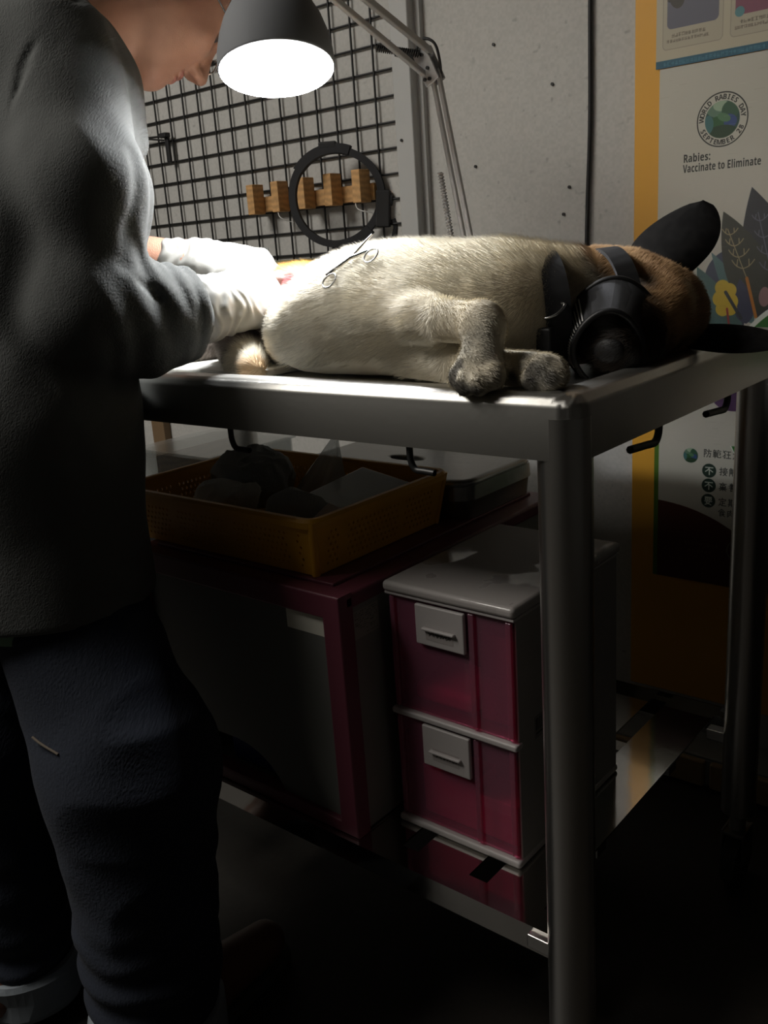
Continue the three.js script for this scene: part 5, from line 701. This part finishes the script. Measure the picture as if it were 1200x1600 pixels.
    for (let i = 0; i < 4; i++) { let a = 0, p = [base[i], offs[i], 0], chain = []; for (let j = 0; j < 3; j++) { a += curls[i][j]; const q = [p[0] + Math.cos(a) * len[i][j], p[1] + (curls[i][3] || 0) * len[i][j], p[2] - Math.sin(a) * len[i][j]]; chain.push(cap(P(...p), P(...q), (rad[i] - j * 0.0006) * sc, (rad[i] - (j + 1) * 0.0007) * sc)); p = q; } fingers.push(uni(chain, 0.003)); }
    { let p = [0.028, 0.034, -0.01], chain = []; thumb.forEach(([x, y, z], j) => { const l = [0.044, 0.032, 0.027][j], k = Math.hypot(x, y, z), q = [p[0] + x / k * l, p[1] + y / k * l, p[2] + z / k * l]; chain.push(cap(P(...p), P(...q), (0.0125 - j * 0.001) * sc, (0.0115 - j * 0.001) * sc)); p = q; }); fingers.push(uni(chain, 0.004)); }
    const pf = uni(palm, 0.014 * sc); return { f: (x, y, z) => { let v = pf(x, y, z); for (const g of fingers) v = smin(v, g(x, y, z), 0.0045); return v; }, P, d, n, s };
  }
  const gl = (name, h, arm, wr, lo, hi, lab) => part(name, mv(nets((x, y, z) => { let v = smin(h.f(x, y, z), arm(x, y, z), 0.018); if (Math.abs(v) < 0.01) { const q = [x - wr[0], y - wr[1], z - wr[2]], al = dot(q, h.d); const w = sstep(0.06, -0.02, al); v -= 0.0013 * w * Math.sin(al * 330 + 3.5 * vnoise(x * 40, y * 40, z * 40)) + 0.0008 * vnoise(x * 90, y * 90, z * 90); } return v; }, lo, hi, 0.003, null, 1.5)), M.glove, t).userData.label = lab;
  const hR = hand([-0.901, 0.928, -0.768], [0.04, 0.03, -1], [0.78, 0.5, 0.30], true, [[0.3, 0.6, 0.5], [0.6, 0.9, 0.6], [0.9, 1.1, 0.6], [1.0, 1.1, 0.6]], [[0.8, 0.35, -0.3], [0.95, -0.1, -0.35], [0.9, -0.2, -0.3]], 1.0);
  gl('glove', hR, uni([cap([-0.908, 0.921, -0.69], [-0.903, 0.925, -0.74], 0.0385, 0.037), cap([-0.903, 0.925, -0.74], [-0.901, 0.927, -0.78], 0.036, 0.030)], 0.02), [-0.901, 0.92, -0.785], [-1.0, 0.84, -0.96], [-0.82, 1.0, -0.68], 'white rubber glove on the nearer hand');
  const hL = hand([-1.045, 0.980, -0.868], [0.80, -0.12, -0.60], [0.12, 0.95, 0.30], false, [[0.3, 0.8, 0.6], [0.5, 0.8, 0.6], [0.6, 0.9, 0.6], [0.7, 0.9, 0.6]], [[0.8, 0.3, -0.35], [0.95, -0.1, -0.4], [0.9, -0.2, -0.45]], 1.0);
  gl('glove', hL, uni([cap([-1.078, 0.986, -0.846], [-1.045, 0.98, -0.868], 0.0315, 0.030), cap([-1.045, 0.98, -0.868], [-1.01, 0.972, -0.896], 0.030, 0.028)], 0.01), [-1.045, 0.98, -0.868], [-1.19, 0.88, -1.02], [-0.9, 1.06, -0.78], 'white rubber glove on the farther hand');
}

{ // dark cupboard out of frame on the right: what the table's end apron and the leg mirror
  const t = thing('dark_cupboard', 'tall dark brown cupboard against the wall beyond the posters', 'cupboard', [0.235, 0, -1.255]);
  part('carcass', [rbox(-0.45, 0.45, 0.06, 1.95, -0.20, 0.23, 0.004), rbox(-0.43, 0.43, 0, 0.06, -0.18, 0.2, 0.002)], M.cupboard, t);
  for (const s of [-1, 1]) { const d = part('door', [rbox(Math.min(0.003 * s, 0.445 * s), Math.max(0.003 * s, 0.445 * s), 0.08, 1.93, 0.231, 0.25, 0.003)], M.cupboard, t); part('handle', [bar([0.03 * s, 0.95, 0.27], [0.03 * s, 1.07, 0.27], 0.005, 10), bar([0.03 * s, 0.955, 0.25], [0.03 * s, 0.955, 0.27], 0.004, 8), bar([0.03 * s, 1.065, 0.25], [0.03 * s, 1.065, 0.27], 0.004, 8)], M.dullsteel, d); }
}
renderer.render(scene, camera);
